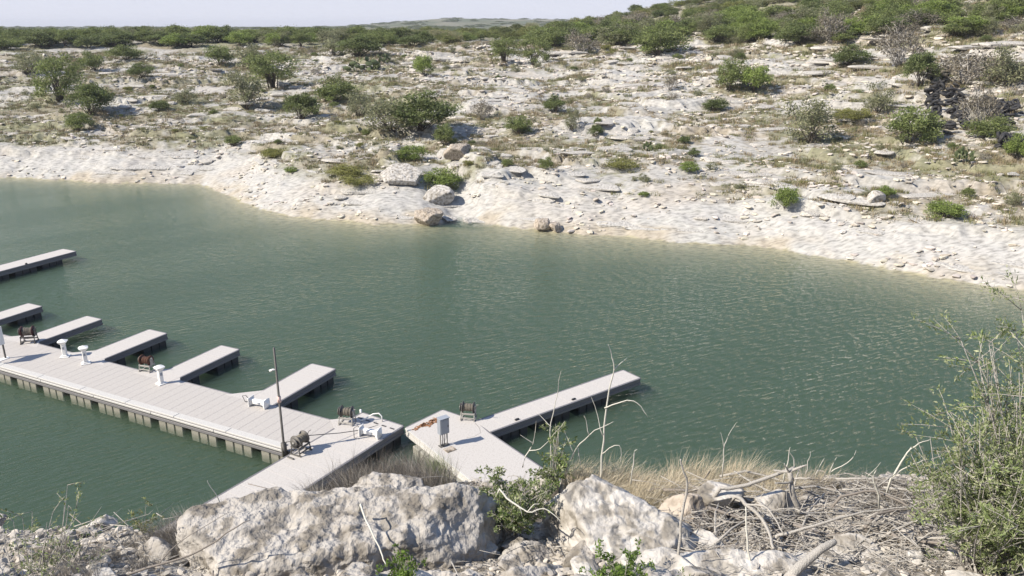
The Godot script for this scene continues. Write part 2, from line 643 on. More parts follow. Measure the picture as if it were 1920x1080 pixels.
func build_far_bank() -> void:
	var xs := steps([[-300.0, -75.0, 6.0, 0.5], [-75.0, 60.0, 0.34, 0.34], [60.0, 130.0, 0.5, 1.2], [130.0, 300.0, 1.2, 8.0]])
	var zs := steps([[30.0, -46.0, 3.0, 1.2], [-46.0, -112.0, 0.3, 0.3], [-112.0, -180.0, 0.34, 0.9], [-180.0, -300.0, 1.0, 4.0]])
	setting("far_bank", grid_mesh(xs, zs, 0), M.bank)

func plain_height(x: float, z: float) -> float:
	var d := -z
	var h := 13.4 + noise_a.get_noise_2d(x * 0.15, z * 0.15) * 2.0 * smoothstep(300.0, 700.0, d) - smoothstep(250.0, 320.0, d) * 1.5 + 2.0 * smoothstep(300.0, 2500.0, d)
	h += smoothstep(-10.0, 85.0, x) * 11.7 * smoothstep(900.0, 280.0, d)
	# the long low hill on the horizon
	var far := exp(-pow((d - 1750.0) / 420.0, 2.0))
	h += far * (17.0 * smoothstep(-420.0, -120.0, x) * smoothstep(1100.0, 100.0, x) + noise_a.get_noise_2d(x * 0.4, 5.0) * 3.0)
	return h

func plain_color(p: Vector3, n: Vector3) -> Color:
	var a := clampf(0.5 + noise_a.get_noise_2d(p.x * 0.9, p.z * 0.5) * 1.6, 0.0, 1.0)
	return Color(0.085, 0.105, 0.05).lerp(Color(0.24, 0.22, 0.16), a * a * 0.7)

func build_far_plain() -> void:
	var xs := steps([[-5200.0, -500.0, 500.0, 40.0], [-500.0, 700.0, 16.0, 16.0], [700.0, 5200.0, 40.0, 500.0]])
	var zs := steps([[-290.0, -700.0, 10.0, 25.0], [-700.0, -2400.0, 30.0, 50.0], [-2400.0, -9000.0, 80.0, 600.0]])
	setting("far_plain", grid_mesh(xs, zs, 1), M.plain)

const NEAR_RISE := [[-60.0, 17.5], [-12.0, 15.4], [-3.0, 15.0], [0.0, 14.9], [3.0, 13.6], [5.0, 12.4], [6.0, 11.95], [8.0, 11.45]]

func near_height(x: float, z: float) -> float:
	var d := -z
	var rim := 6.4 + 1.6 * smoothstep(-3.4, -1.2, x)
	var h := along(NEAR_RISE, minf(d, rim))
	if d > rim:
		h -= (d - rim) * lerpf(0.35, 0.98, smoothstep(0.0, 1.3, d - rim))
	h = maxf(h, -4.3)
	h += noise_a.get_noise_2d(x * 12.0, z * 12.0) * 0.16 + noise_b.get_noise_2d(x * 50.0, z * 50.0) * 0.06 + noise_c.get_noise_2d(x * 120.0, z * 120.0) * 0.025
	return h + 0.8 * smoothstep(9.0, 30.0, absf(x)) * smoothstep(20.0, 6.0, d)

func near_color(p: Vector3, n: Vector3) -> Color:
	var c := Color(0.50, 0.475, 0.435).lerp(Color(0.36, 0.335, 0.295), clampf(0.4 + noise_a.get_noise_2d(p.x * 22.0, p.z * 22.0) * 1.6, 0.0, 1.0))
	return c.lerp(Color(0.25, 0.21, 0.16), clampf(noise_b.get_noise_2d(p.x * 40.0, p.z * 40.0) * 2.0 - 0.2, 0.0, 0.6))

func build_near_slope() -> void:
	var xs := steps([[-140.0, -10.0, 12.0, 0.4], [-10.0, 10.0, 0.1, 0.1], [10.0, 75.0, 0.4, 5.0]])
	var zs := steps([[40.0, 2.0, 4.0, 0.5], [2.0, -3.0, 0.5, 0.2], [-3.0, -9.0, 0.085, 0.085], [-9.0, -26.0, 0.15, 0.8]])
	setting("near_slope", grid_mesh(xs, zs, 2), M.near_ground)

func build_water() -> void:
	var st := tool()
	st.set_smooth_group(1)
	var c := cos(0.66)
	var s := sin(0.66)
	var v := []
	for p in [Vector2(-330, 8), Vector2(-330, -125), Vector2(90, -125), Vector2(90, 8)]:
		v.append(p)
	for k in [0, 1, 2, 0, 2, 3]:
		var p: Vector2 = v[k]
		# u runs along the crests, v across them
		st.set_uv(Vector2((p.x * c - p.y * s) / 130.0, (p.x * s + p.y * c) / 30.0))
		st.set_normal(Vector3.UP)
		st.add_vertex(Vector3(p.x, 0.0, p.y))
	st.generate_tangents()
	setting("water", st.commit(), M.water)
	var body := FogVolume.new()
	body.name = "lake_water_body"
	body.size = Vector3(420, 5.0, 133)
	body.position = Vector3(-120, -2.52, -58.5)
	body.shape = RenderingServer.FOG_VOLUME_SHAPE_BOX
	body.material = M.murk
	body.set_meta("kind", "structure")
	add_child(body)

# ---------------------------------------------------------------- what stands where on the far bank: x, z, width, height, kind
const SHRUBS := [
	[-67.96, -121.69, 7.54, 6.07, 3, "olive thorn tree with dark stems, left bank above a round bush"],
	[-57.97, -111.14, 5.98, 4.48, 1, "round dark green bush at the left, right of the olive thorn tree"],
	[-37.35, -127.24, 7.74, 5.46, 3, "flat-topped bright green thorn tree on the left bank"],
	[-36.27, -110.89, 5.7, 4.93, 2, "loose grey green bush below the flat-topped thorn tree"],
	[-27.15, -103.94, 4.69, 3.55, 1, "round dark green bush left of the large shrub thicket"],
	[-24.66, -114.03, 5.7, 3.85, 0, "mid green rounded bush at the upper left of the thicket"],
	[-19.76, -103.59, 3.64, 3.22, 2, "grey olive bush in the middle of the thicket"],
	[-13.96, -93.18, 6.93, 3.78, 2, "broad grey green shrub on the thicket's lower left side"],
	[-10.41, -92.97, 7.94, 4.09, 1, "largest dark green shrub of the bank, right end of the thicket"],
	[-7.22, -86.88, 2.2, 2.55, 0, "small leafy green shrub below the thicket's right end"],
	[-13.96, -129.72, 3.44, 3.44, 4, "small bright green bush standing alone on pale rock, upper middle"],
	[5.3, -100.2, 2.68, 2.14, 1, "small dark bush alone in the middle of the bank"],
	[0.84, -90.43, 3.12, 2.28, 0, "low green bush left of the middle, beside a thin shrub"],
	[6.71, -90.01, 1.8, 2.64, 2, "thin upright grey green shrub right of the small dark bush"],
	[9.13, -87.63, 1.77, 1.42, 1, "tiny dark bush on the brown band, middle of bank"],
	[3.1, -73.93, 1.5, 1.3, 0, "small green bush on the pale shore ledge above the water"],
	[28.49, -106.52, 3.8, 4.09, 0, "leafy green bush at right, left one of a touching pair"],
	[31.33, -105.2, 4.09, 3.5, 4, "bright yellow green bush at right, right one of a touching pair"],
	[30.27, -80.76, 5.24, 4.56, 2, "tall grey green brushy shrub, right bank"],
	[38.44, -76.92, 4.79, 3.88, 0, "round fresh green bush below the tyre heap"],
	[41.11, -90.58, 3.83, 3.56, 2, "sparse grey shrub left of the tyre heap"],
	[50.32, -106.37, 5.46, 5.93, 5, "bare grey tree with thin crown, upper right"],
	[46.56, -113.4, 5.18, 2.75, 1, "low dark bush on the upper right ledges"],
	[47.51, -95.14, 3.78, 3.92, 1, "dark green bush at the upper end of the tyre heap"],
	[24.9, -139.9, 8.65, 5.45, 0, "big olive round bush below the ridge, right of middle"],
	[-1.3, -143.45, 5.13, 4.18, 3, "thorn tree with a dark stem, middle, leftmost of three"],
	[3.68, -141.62, 5.45, 4.51, 3, "thorn tree with a drooping crown beside the dark-stemmed one"],
	[8.71, -168.71, 6.27, 4.26, 0, "rounded bush behind the pair of thorn trees"],
	[12.85, -150.6, 6.2, 4.4, 5, "grey leafless bush left of the big olive bush"],
	[19.4, -158.37, 8.4, 4.2, 2, "wide grey green bush up against the big olive bush"],
	[-55.28, -155.26, 5.23, 3.71, 0, "green bush upper left, left one of a pair"],
	[-48.48, -152.86, 5.3, 4.45, 2, "grey green bush upper left, right one of a pair"],
	[-35.65, -164.95, 6.27, 3.36, 2, "grey green bush below the left skyline belt"],
	[-29.84, -159.98, 8.21, 3.67, 1, "wide dark bush below the left skyline belt"],
	[-25.63, -142.61, 6.34, 3.26, 7, "clump of prickly pear pads below a wide dark bush"],
	[-77.71, -165.62, 6.53, 3.15, 0, "low green bush upper left with a long shadow"],
	[-78.25, -153.76, 4.33, 3.65, 0, "small bush upper left above the olive thorn tree"],
	[-62.77, -138.6, 4.24, 2.22, 1, "small dark low bush upper left"],
	[-47.61, -117.5, 3.7, 2.35, 2, "low grey green bush, left bank, alone in grass"],
	[-85.7, -145.41, 5.6, 3.58, 2, "grey bush at the far left edge, upper bank"],
	[-55.28, -101.92, 3.54, 2.46, 0, "low green bush below the round dark bush, far left"],
	[52.06, -94.03, 8.52, 4.69, 5, "wide grey brown brush behind the tyre heap"],
	[55.28, -90.63, 5.32, 4.48, 2, "olive grey bush at the right edge, upper bank"],
	[44.31, -74.81, 4.06, 2.32, 0, "low green bush between the two tyre heaps"],
	[43.82, -68.82, 2.16, 2.38, 4, "leafy green bush at the right edge beside the small tyre heap"],
	[45.51, -77.81, 3.6, 4.8, 5, "pale bare forked tree standing in the tyre heap"],
	[22.41, -63.94, 2.02, 1.93, 4, "bright green weeds on the right shore, left cluster"],
	[30.18, -63.21, 1.6, 0.94, 4, "small bright green bush on the right shore, middle"],
	[32.89, -58.89, 2.88, 1.35, 4, "bright green low bush on the right shore, right cluster"],
	[16.4, -72.97, 1.9, 1, 4, "small green tuft on the pale ledge, right of middle"],
	[11.51, -68.42, 1.03, 0.47, 4, "tiny green tuft low on the pale ledge"],
	[13.99, -81.69, 1.21, 1.32, 7, "small spiky plant at the end of the brown band"],
	[-6.75, -75.03, 3.57, 1.94, 4, "green weeds behind the round white boulder"],
	[-14.61, -74.53, 3.57, 1.22, 6, "yellow green weeds beside the white slab"],
	[-16.16, -76.88, 3.71, 1.38, 6, "yellowest low weeds left of the white slab"],
	[-10.15, -81.42, 3.08, 1.65, 4, "green weeds above the white slab"],
	[-25.9, -86.44, 2.4, 1.44, 6, "pale yellow weeds alone on the left shore"],
	[-22.55, -80.41, 1.34, 0.67, 4, "tiny green tuft alone on the left shore"],
	[24.47, -96.92, 3.04, 1.58, 1, "low dark bush on pale rock, right of middle"],
	[21.03, -108.37, 2.04, 2.19, 5, "small bare twiggy bush, right of middle"],
	[10.35, -75.01, 2.86, 1.22, 6, "low olive tuft on the pale ledge, middle"],
	[39.06, -68.46, 1.59, 1.7, 7, "spiky plant at right below the tyre heap"],
	[38.19, -59.31, 1.22, 1.13, 2, "small grey bush at the right edge, lower bank"],
	[-32.74, -93.91, 1.98, 1.32, 0, "small low bush above the left shore"],
	[-3.6, -98.56, 2.64, 2.9, 5, "thin leafless brush right of the thicket"],
	[37.18, -87.59, 3.78, 1.89, 6, "brown green low brush right of the tall grey green shrub"],
	[45.35, -130.3, 6.37, 3.64, 1, "dark green bush below the ridge at right"],
	[48.75, -126.19, 5.34, 5.34, 5, "bare grey tree on the ridge slope, right"],
	[-49.16, -112.63, 2.46, 1.48, 1, "tiny dark bush on the left bank"],
	[-23.48, -150.71, 2.42, 2.22, 7, "small spiky plant on the upper bank, left of middle"],
	[9.54, -89.69, 0.96, 0.96, 0, "tiny green bush on the bank's middle, right of the thin shrub"],
]
const BANK_ROCKS := [
	[-6.82, -72.14, 2.25, 1.47, "round", "round white boulder at the foot of the gully"],
	[-10.51, -74.36, 4.3, 2, "slab", "large flat white slab lying in green weeds"],
	[-7.53, -68.09, 2.44, 1.6, "block", "angular tan block standing in the water's edge"],
	[-5.5, -69.16, 1.41, 0.56, "slab", "small flat white stone at the water's edge, left of two"],
	[-3.73, -69.14, 1.6, 0.47, "slab", "small flat white stone at the water's edge, right of two"],
	[2.64, -65.61, 1.35, 1.17, "block", "cracked tan block at the water line, left half"],
	[3.7, -65.14, 0.97, 0.88, "block", "cracked tan block at the water line, right half"],
	[-11.23, -77.22, 1.56, 0.62, "slab", "small white stone above the flat slab"],
	[-5.32, -79.02, 2.33, 1.8, "block", "pale ledge block at the head of the gully"],
	[28.99, -62.19, 1.2, 0.92, "round", "white stone on the right shore beside a green bush"],
]
const BELT := [
	[-122.32, -189.84, 9, 4.5, 4, 0], [-125.59, -197.82, 9, 4.5, 0, 0], [-117.48, -187.42, 5.82, 4.03, 0, 0], [-130.79, -211.46, 7.29, 4.5, 1, 0], [-113, -184.61, 8.87, 3.42, 0, 0], [-119.91, -198.59, 6.17, 3.37, 0, 0], [-123.93, -208.75, 9, 4.5, 1, 0], [-121.94, -208.77, 9, 4.5, 0, 0],
	[-109.24, -191.22, 9, 4.5, 1, 0], [-111.61, -196.1, 9, 3.75, 1, 0], [-107.19, -191.91, 5.24, 4.37, 1, 0], [-110.35, -200.24, 7.01, 4.5, 0, 0], [-102.79, -190.46, 5.43, 4.5, 0, 0], [-107.21, -203.56, 7.56, 4.35, 1, 0], [-100.36, -191.97, 5.19, 3.23, 0, 0], [-97.49, -190.18, 5.65, 3.52, 1, 0],
	[-102.26, -202.49, 8.08, 4.5, 0, 0], [-97.85, -197.68, 7.08, 3.73, 1, 0], [-102.7, -212.91, 7.42, 4.5, 0, 0], [-93.71, -195.41, 7.8, 3.68, 1, 0], [-93.38, -198.33, 8.31, 4.44, 1, 0], [-100.32, -220.13, 6.02, 4.5, 2, 0], [-101.41, -226.68, 9, 4.28, 1, 0], [-88.07, -198.92, 5.46, 4.5, 0, 0],
	[-91.83, -212.97, 6.59, 4.5, 2, 0], [-83.7, -198.49, 8.92, 3.31, 1, 0], [-88.94, -213.48, 7.7, 3.63, 2, 0], [-78.91, -194.66, 7.15, 3.87, 4, 0], [-85.04, -212.7, 7.85, 4.5, 0, 0], [-77.68, -198.42, 9, 4.16, 1, 0], [-80.77, -213.71, 7.96, 4.26, 2, 0], [-76.58, -207.3, 9, 4.5, 4, 0],
	[-80.35, -221.67, 7.24, 4.48, 4, 0], [-73.84, -207.06, 9, 4.39, 1, 0], [-72.13, -210.62, 6.18, 4.5, 1, 0], [-71.64, -212.72, 8.71, 4.08, 2, 0], [-65.29, -199.17, 6.6, 4.1, 4, 0], [-66.03, -208.68, 9, 3.49, 4, 0], [-64.89, -208.4, 6.82, 3.41, 0, 0], [-63.57, -208.72, 9, 3.66, 0, 0],
	[-56.18, -192.31, 5.52, 4.14, 2, 0], [-52.7, -184.81, 5.88, 3.64, 4, 0], [-51.38, -184.62, 5.42, 3.69, 2, 0], [-55.16, -207.4, 8.42, 4.2, 0, 0], [-46.96, -184, 5.2, 4.09, 0, 0], [-52.3, -208.37, 6.05, 3.18, 1, 0], [-47.57, -196.27, 5.11, 3.25, 4, 0], [-47.85, -209.12, 7.07, 3.6, 1, 0],
	[-41.41, -187.47, 6.93, 4.26, 2, 0], [-44.33, -207.48, 7.64, 3.65, 2, 0], [-41.59, -200.4, 5.45, 3.63, 2, 0], [-39.64, -202.11, 5.55, 3.96, 2, 0], [-38.51, -204.27, 5.55, 3.16, 4, 0], [-37.5, -204.49, 7.57, 4.03, 0, 0], [-32.2, -186.57, 6.9, 3.39, 0, 0], [-31.21, -192.31, 7.75, 3.43, 0, 0],
	[-29.93, -196.06, 9, 3.66, 1, 0], [-27.57, -185.43, 5.76, 4.11, 0, 0], [-26.46, -194.57, 7.43, 3.55, 1, 0], [-25.46, -194.88, 6.41, 3.61, 2, 0], [-22, -182.77, 7.64, 3.04, 1, 0], [-20.05, -187.13, 5.67, 3.46, 1, 0], [46.82, -135.44, 6.77, 3.98, 0, 1], [66.07, -134.37, 5.68, 3.04, 1, 1],
	[68.54, -145.06, 5.3, 3.99, 5, 1], [60.32, -155.78, 5.07, 3.64, 0, 1], [67.55, -118.32, 3.29, 3.56, 2, 1], [53.55, -136.51, 7.19, 3.59, 5, 1], [70.11, -119.99, 4.75, 3.78, 0, 1], [68.89, -119.39, 6.04, 2.74, 0, 1], [61.01, -134.9, 4.65, 3.88, 1, 1], [19.6, -172.39, 6.67, 3.9, 1, 1],
	[51.91, -145.65, 5.88, 2.55, 4, 1], [26.94, -160.44, 7.24, 3.99, 0, 1], [36.03, -156.14, 4.11, 3.4, 2, 1], [9.67, -172.51, 5.1, 4.21, 0, 1], [65.78, -142.49, 4.96, 4.41, 0, 1], [25.6, -185.1, 8.37, 3.12, 0, 1], [12.16, -231.6, 7.83, 3.89, 0, 1], [57.49, -153.09, 5.61, 3.94, 0, 1],
	[44.78, -153.89, 6.36, 3.58, 4, 1], [45.11, -176.77, 7.73, 3.27, 4, 1], [62.56, -141.74, 7.52, 3.57, 0, 1], [31.27, -166.3, 5.17, 4.37, 4, 1], [67.96, -108.54, 6, 2.81, 2, 1], [22.77, -166.8, 6.9, 2.85, 4, 1], [8.25, -171.85, 6.41, 3.77, 2, 1], [68.26, -121.09, 4.5, 3.67, 0, 1],
	[53.01, -147.76, 7.27, 4.46, 2, 1], [63.04, -142.32, 4.19, 4.48, 4, 1], [50.54, -154.43, 6.85, 3.37, 5, 1], [29.16, -171.11, 6.96, 3.56, 2, 1], [39.1, -150.93, 5.18, 3.08, 4, 1], [41.39, -141.06, 5.5, 3.48, 4, 1], [29.12, -184.53, 4.74, 3.04, 0, 1], [27.97, -186.43, 8.95, 4.2, 5, 1],
	[37.29, -155.22, 5.04, 4.48, 2, 1], [35.62, -158.45, 4.67, 3.97, 0, 1], [40.8, -159.24, 7.76, 2.95, 1, 1], [16.08, -171.18, 7.53, 4.27, 0, 1], [51.93, -161.79, 8.17, 3.51, 0, 1], [57.32, -127.61, 5.05, 3.95, 0, 1], [65.79, -129.77, 5.2, 2.76, 0, 1], [8.33, -179.07, 6.96, 4.38, 4, 1],
	[39.13, -142.93, 4.96, 2.96, 2, 1], [43.42, -175.46, 9, 3.97, 5, 1], [28.5, -163.61, 8.1, 4.06, 2, 1], [64.68, -137.39, 5.45, 3.31, 4, 1], [48.01, -173.21, 6.89, 4.5, 4, 1], [47.81, -127.51, 5.82, 2.59, 5, 1], [43.89, -133.29, 3.55, 2.68, 0, 1], [46.39, -139.46, 3.68, 3.94, 2, 1],
	[40.31, -188.82, 4.8, 4.5, 0, 1], [57.81, -127.35, 4, 2.64, 1, 1], [69.38, -136.32, 7.62, 2.75, 0, 1], [71.13, -129.38, 3.6, 3.41, 2, 1], [42.35, -147.6, 5.75, 2.69, 0, 1], [70.2, -120.11, 4.96, 3.73, 0, 1], [57.55, -157.47, 6.14, 4.4, 1, 1], [67.75, -128.4, 3.95, 2.46, 0, 1],
	[55.34, -121.47, 6.57, 3.28, 1, 1], [11, -172.52, 4.32, 3.19, 1, 1], [63.67, -111.69, 3.3, 3.35, 2, 1], [60.16, -123.25, 6.54, 3.37, 5, 1], [24.37, -228.76, 6.34, 4.5, 5, 1], [68.34, -111.47, 5.51, 2.52, 5, 1], [63.76, -122.49, 4.45, 2.74, 0, 1], [29.37, -156.39, 4.98, 2.65, 5, 1],
	[69.15, -144.91, 4.33, 4.5, 5, 1], [35.95, -145.87, 7.32, 3.59, 0, 1], [55.38, -158.72, 4.89, 3.46, 0, 1], [50.42, -130.49, 5.99, 2.38, 4, 1], [54.79, -137.38, 4.09, 3.85, 2, 1], [69.3, -135.48, 4.92, 4.27, 2, 1], [58.55, -149.72, 4.02, 3.96, 0, 1], [46.3, -130.44, 5.45, 2.37, 5, 1],
	[62.58, -113.99, 3.81, 2.07, 4, 1], [28, -163.41, 5.52, 3.66, 0, 1], [33.8, -172.45, 6.79, 3.61, 5, 1], [65.79, -129.71, 6.56, 3.87, 4, 1], [61.51, -113.14, 5.16, 2.72, 0, 1], [21.32, -187.65, 6.41, 3.23, 2, 1], [15.08, -173.79, 8.28, 3.22, 5, 1], [60.91, -124.47, 5.04, 3.19, 0, 1],
	[66.58, -128.92, 3.49, 3.29, 4, 1], [52.33, -128.01, 3.36, 3.42, 4, 1], [36.38, -167.05, 6.22, 4.3, 2, 1], [42.67, -140.68, 5.74, 4.14, 4, 1], [59.26, -135.36, 6.66, 3.06, 4, 1], [6.71, -175.55, 5.14, 3.45, 0, 1], [15.9, -200, 7.88, 4.5, 4, 1], [39.49, -140.43, 3.51, 4.09, 0, 1],
	[12.22, -173.89, 7.22, 4.5, 1, 1], [55.12, -122.51, 5.83, 3.22, 0, 1], [51.93, -161.39, 4.57, 3.45, 5, 1], [53.07, -147.44, 3.76, 3.31, 0, 1], [60.05, -123.29, 4.03, 3.42, 1, 1], [45.63, -173.55, 7.56, 4.17, 4, 1], [74.32, -118.52, 3.68, 2.75, 5, 1], [30.04, -157.41, 7.62, 2.9, 4, 1],
	[45.97, -164.63, 7.03, 4, 4, 1], [61.07, -113.57, 5.54, 2.75, 2, 1], [47.36, -146.46, 4.67, 3.3, 0, 1], [49.91, -124.82, 3.87, 2.19, 0, 1], [33.61, -161.61, 6.38, 3.56, 1, 1], [54.07, -137.98, 6.23, 3.78, 0, 1], [73, -120.24, 5.28, 2.37, 0, 1], [62.74, -114.36, 6.28, 2.46, 4, 1],
	[51.95, -128.19, 6.33, 2.19, 4, 1], [26.06, -213.57, 5.98, 4.5, 0, 1], [54.74, -144.4, 4.99, 4.02, 0, 1], [56.09, -120.37, 6.54, 3.21, 5, 1], [19.11, -214.08, 5.48, 3.99, 1, 1], [20.86, -157.17, 7.93, 4.13, 0, 1], [41.83, -152.6, 5.36, 2.77, 4, 1], [73.52, -119.94, 3.36, 2.94, 1, 1],
	[73.9, -122.72, 6.31, 3.65, 1, 1], [6.14, -172.68, 8.66, 4.45, 0, 1], [70.14, -119.21, 4.33, 3.09, 4, 1], [67.87, -137.4, 4.08, 3.25, 5, 1], [11.77, -181.78, 5.38, 4.5, 1, 1], [63.46, -146.48, 4.92, 2.72, 2, 1],
]
const TYRES := [
	[49.39, -93.38, 0], [44.58, -79.55, 0], [46.92, -89.85, 0], [50.07, -97.94, 0], [42.52, -77.83, 0], [42.33, -77.84, 0], [44, -80.49, 0], [43.16, -82.76, 0], [43.56, -80.45, 0], [45.67, -83.9, 0],
	[47.09, -90.53, 0], [44.72, -80.85, 0], [49.25, -88.97, 0], [48.59, -92.49, 0], [42.67, -81.41, 0], [46.88, -91.57, 0], [49.27, -93.51, 0], [47.27, -91.74, 0], [45.52, -82.02, 0], [44.31, -85.3, 0],
	[47.53, -86.39, 0], [47.11, -89.53, 0], [50.88, -96.09, 0], [44.83, -84.44, 0], [49.83, -97.82, 0], [49.68, -91.5, 0], [48.04, -92.66, 0], [44.3, -78.57, 0], [49.69, -92.53, 0], [46.86, -91.2, 0],
	[42.21, -79.45, 0], [48.07, -89.26, 0], [44.4, -84.65, 0], [48.59, -93.88, 0], [50.32, -92.33, 0], [43.27, -81.63, 0], [44.32, -84.44, 0], [45.7, -81.38, 0], [48.21, -89.42, 0], [49.92, -97.84, 0],
	[46.74, -83.48, 0], [44.58, -84.82, 0], [48.72, -90.14, 0], [43.1, -80.63, 0], [45.3, -83.24, 0], [44.36, -84.9, 0], [45.96, -89.26, 0], [49.9, -90.33, 0], [47.56, -89.54, 0], [45.59, -84.25, 0],
	[48.53, -91.94, 0], [47.6, -85.95, 0], [50.06, -97.68, 0], [50.47, -97.61, 0], [48.88, -94.19, 0], [46.03, -82.9, 0], [43.56, -79.66, 0], [44.98, -79.74, 0], [45.64, -84.1, 0], [46.56, -90.3, 0],
	[46.02, -83.85, 0], [45.93, -83.77, 0], [48.52, -81.24, 1], [48.55, -81.05, 1], [48.38, -80.03, 1], [48.77, -79.56, 1], [49.46, -80.97, 1], [48.7, -80.77, 1], [47.79, -76.94, 1], [49.6, -81.45, 1],
	[48.58, -81.58, 1], [48.78, -81.58, 1], [50.02, -80.8, 1], [49.23, -80.81, 1], [48.03, -80.52, 1], [49.05, -80.84, 1], [49.16, -80.86, 1], [48.76, -81.04, 1], [48.07, -82.18, 1], [50.06, -80.47, 1],
	[48.85, -80.8, 1], [49.35, -84.14, 1], [49.08, -81.47, 1], [48.3, -81.47, 1], [48.09, -82.09, 1], [49.61, -80.18, 1], [48.27, -80.18, 1], [47.37, -79.98, 1], [50.34, -83.68, 1], [47.3, -79.52, 1],
	[50.04, -80.81, 1], [48.4, -82.01, 1], [47.49, -77.09, 1], [48.59, -81.45, 1], [49.79, -79.86, 1], [48.93, -80.2, 1], [48.43, -81.83, 1], [47.87, -82.58, 1], [48.79, -83.61, 1], [50.36, -83.28, 1],
	[48.94, -80.21, 1], [49.93, -84.18, 1], [44.66, -72.35, 2], [43.84, -71.51, 2], [44.97, -70.89, 2], [44.27, -72.56, 2], [45.2, -71.37, 2], [44.29, -71.71, 2], [45.09, -71.37, 2], [45.13, -72.05, 2],
	[44.3, -71.34, 2], [43.96, -71.84, 2], [45.32, -71.9, 2], [44.88, -73.04, 2],
]

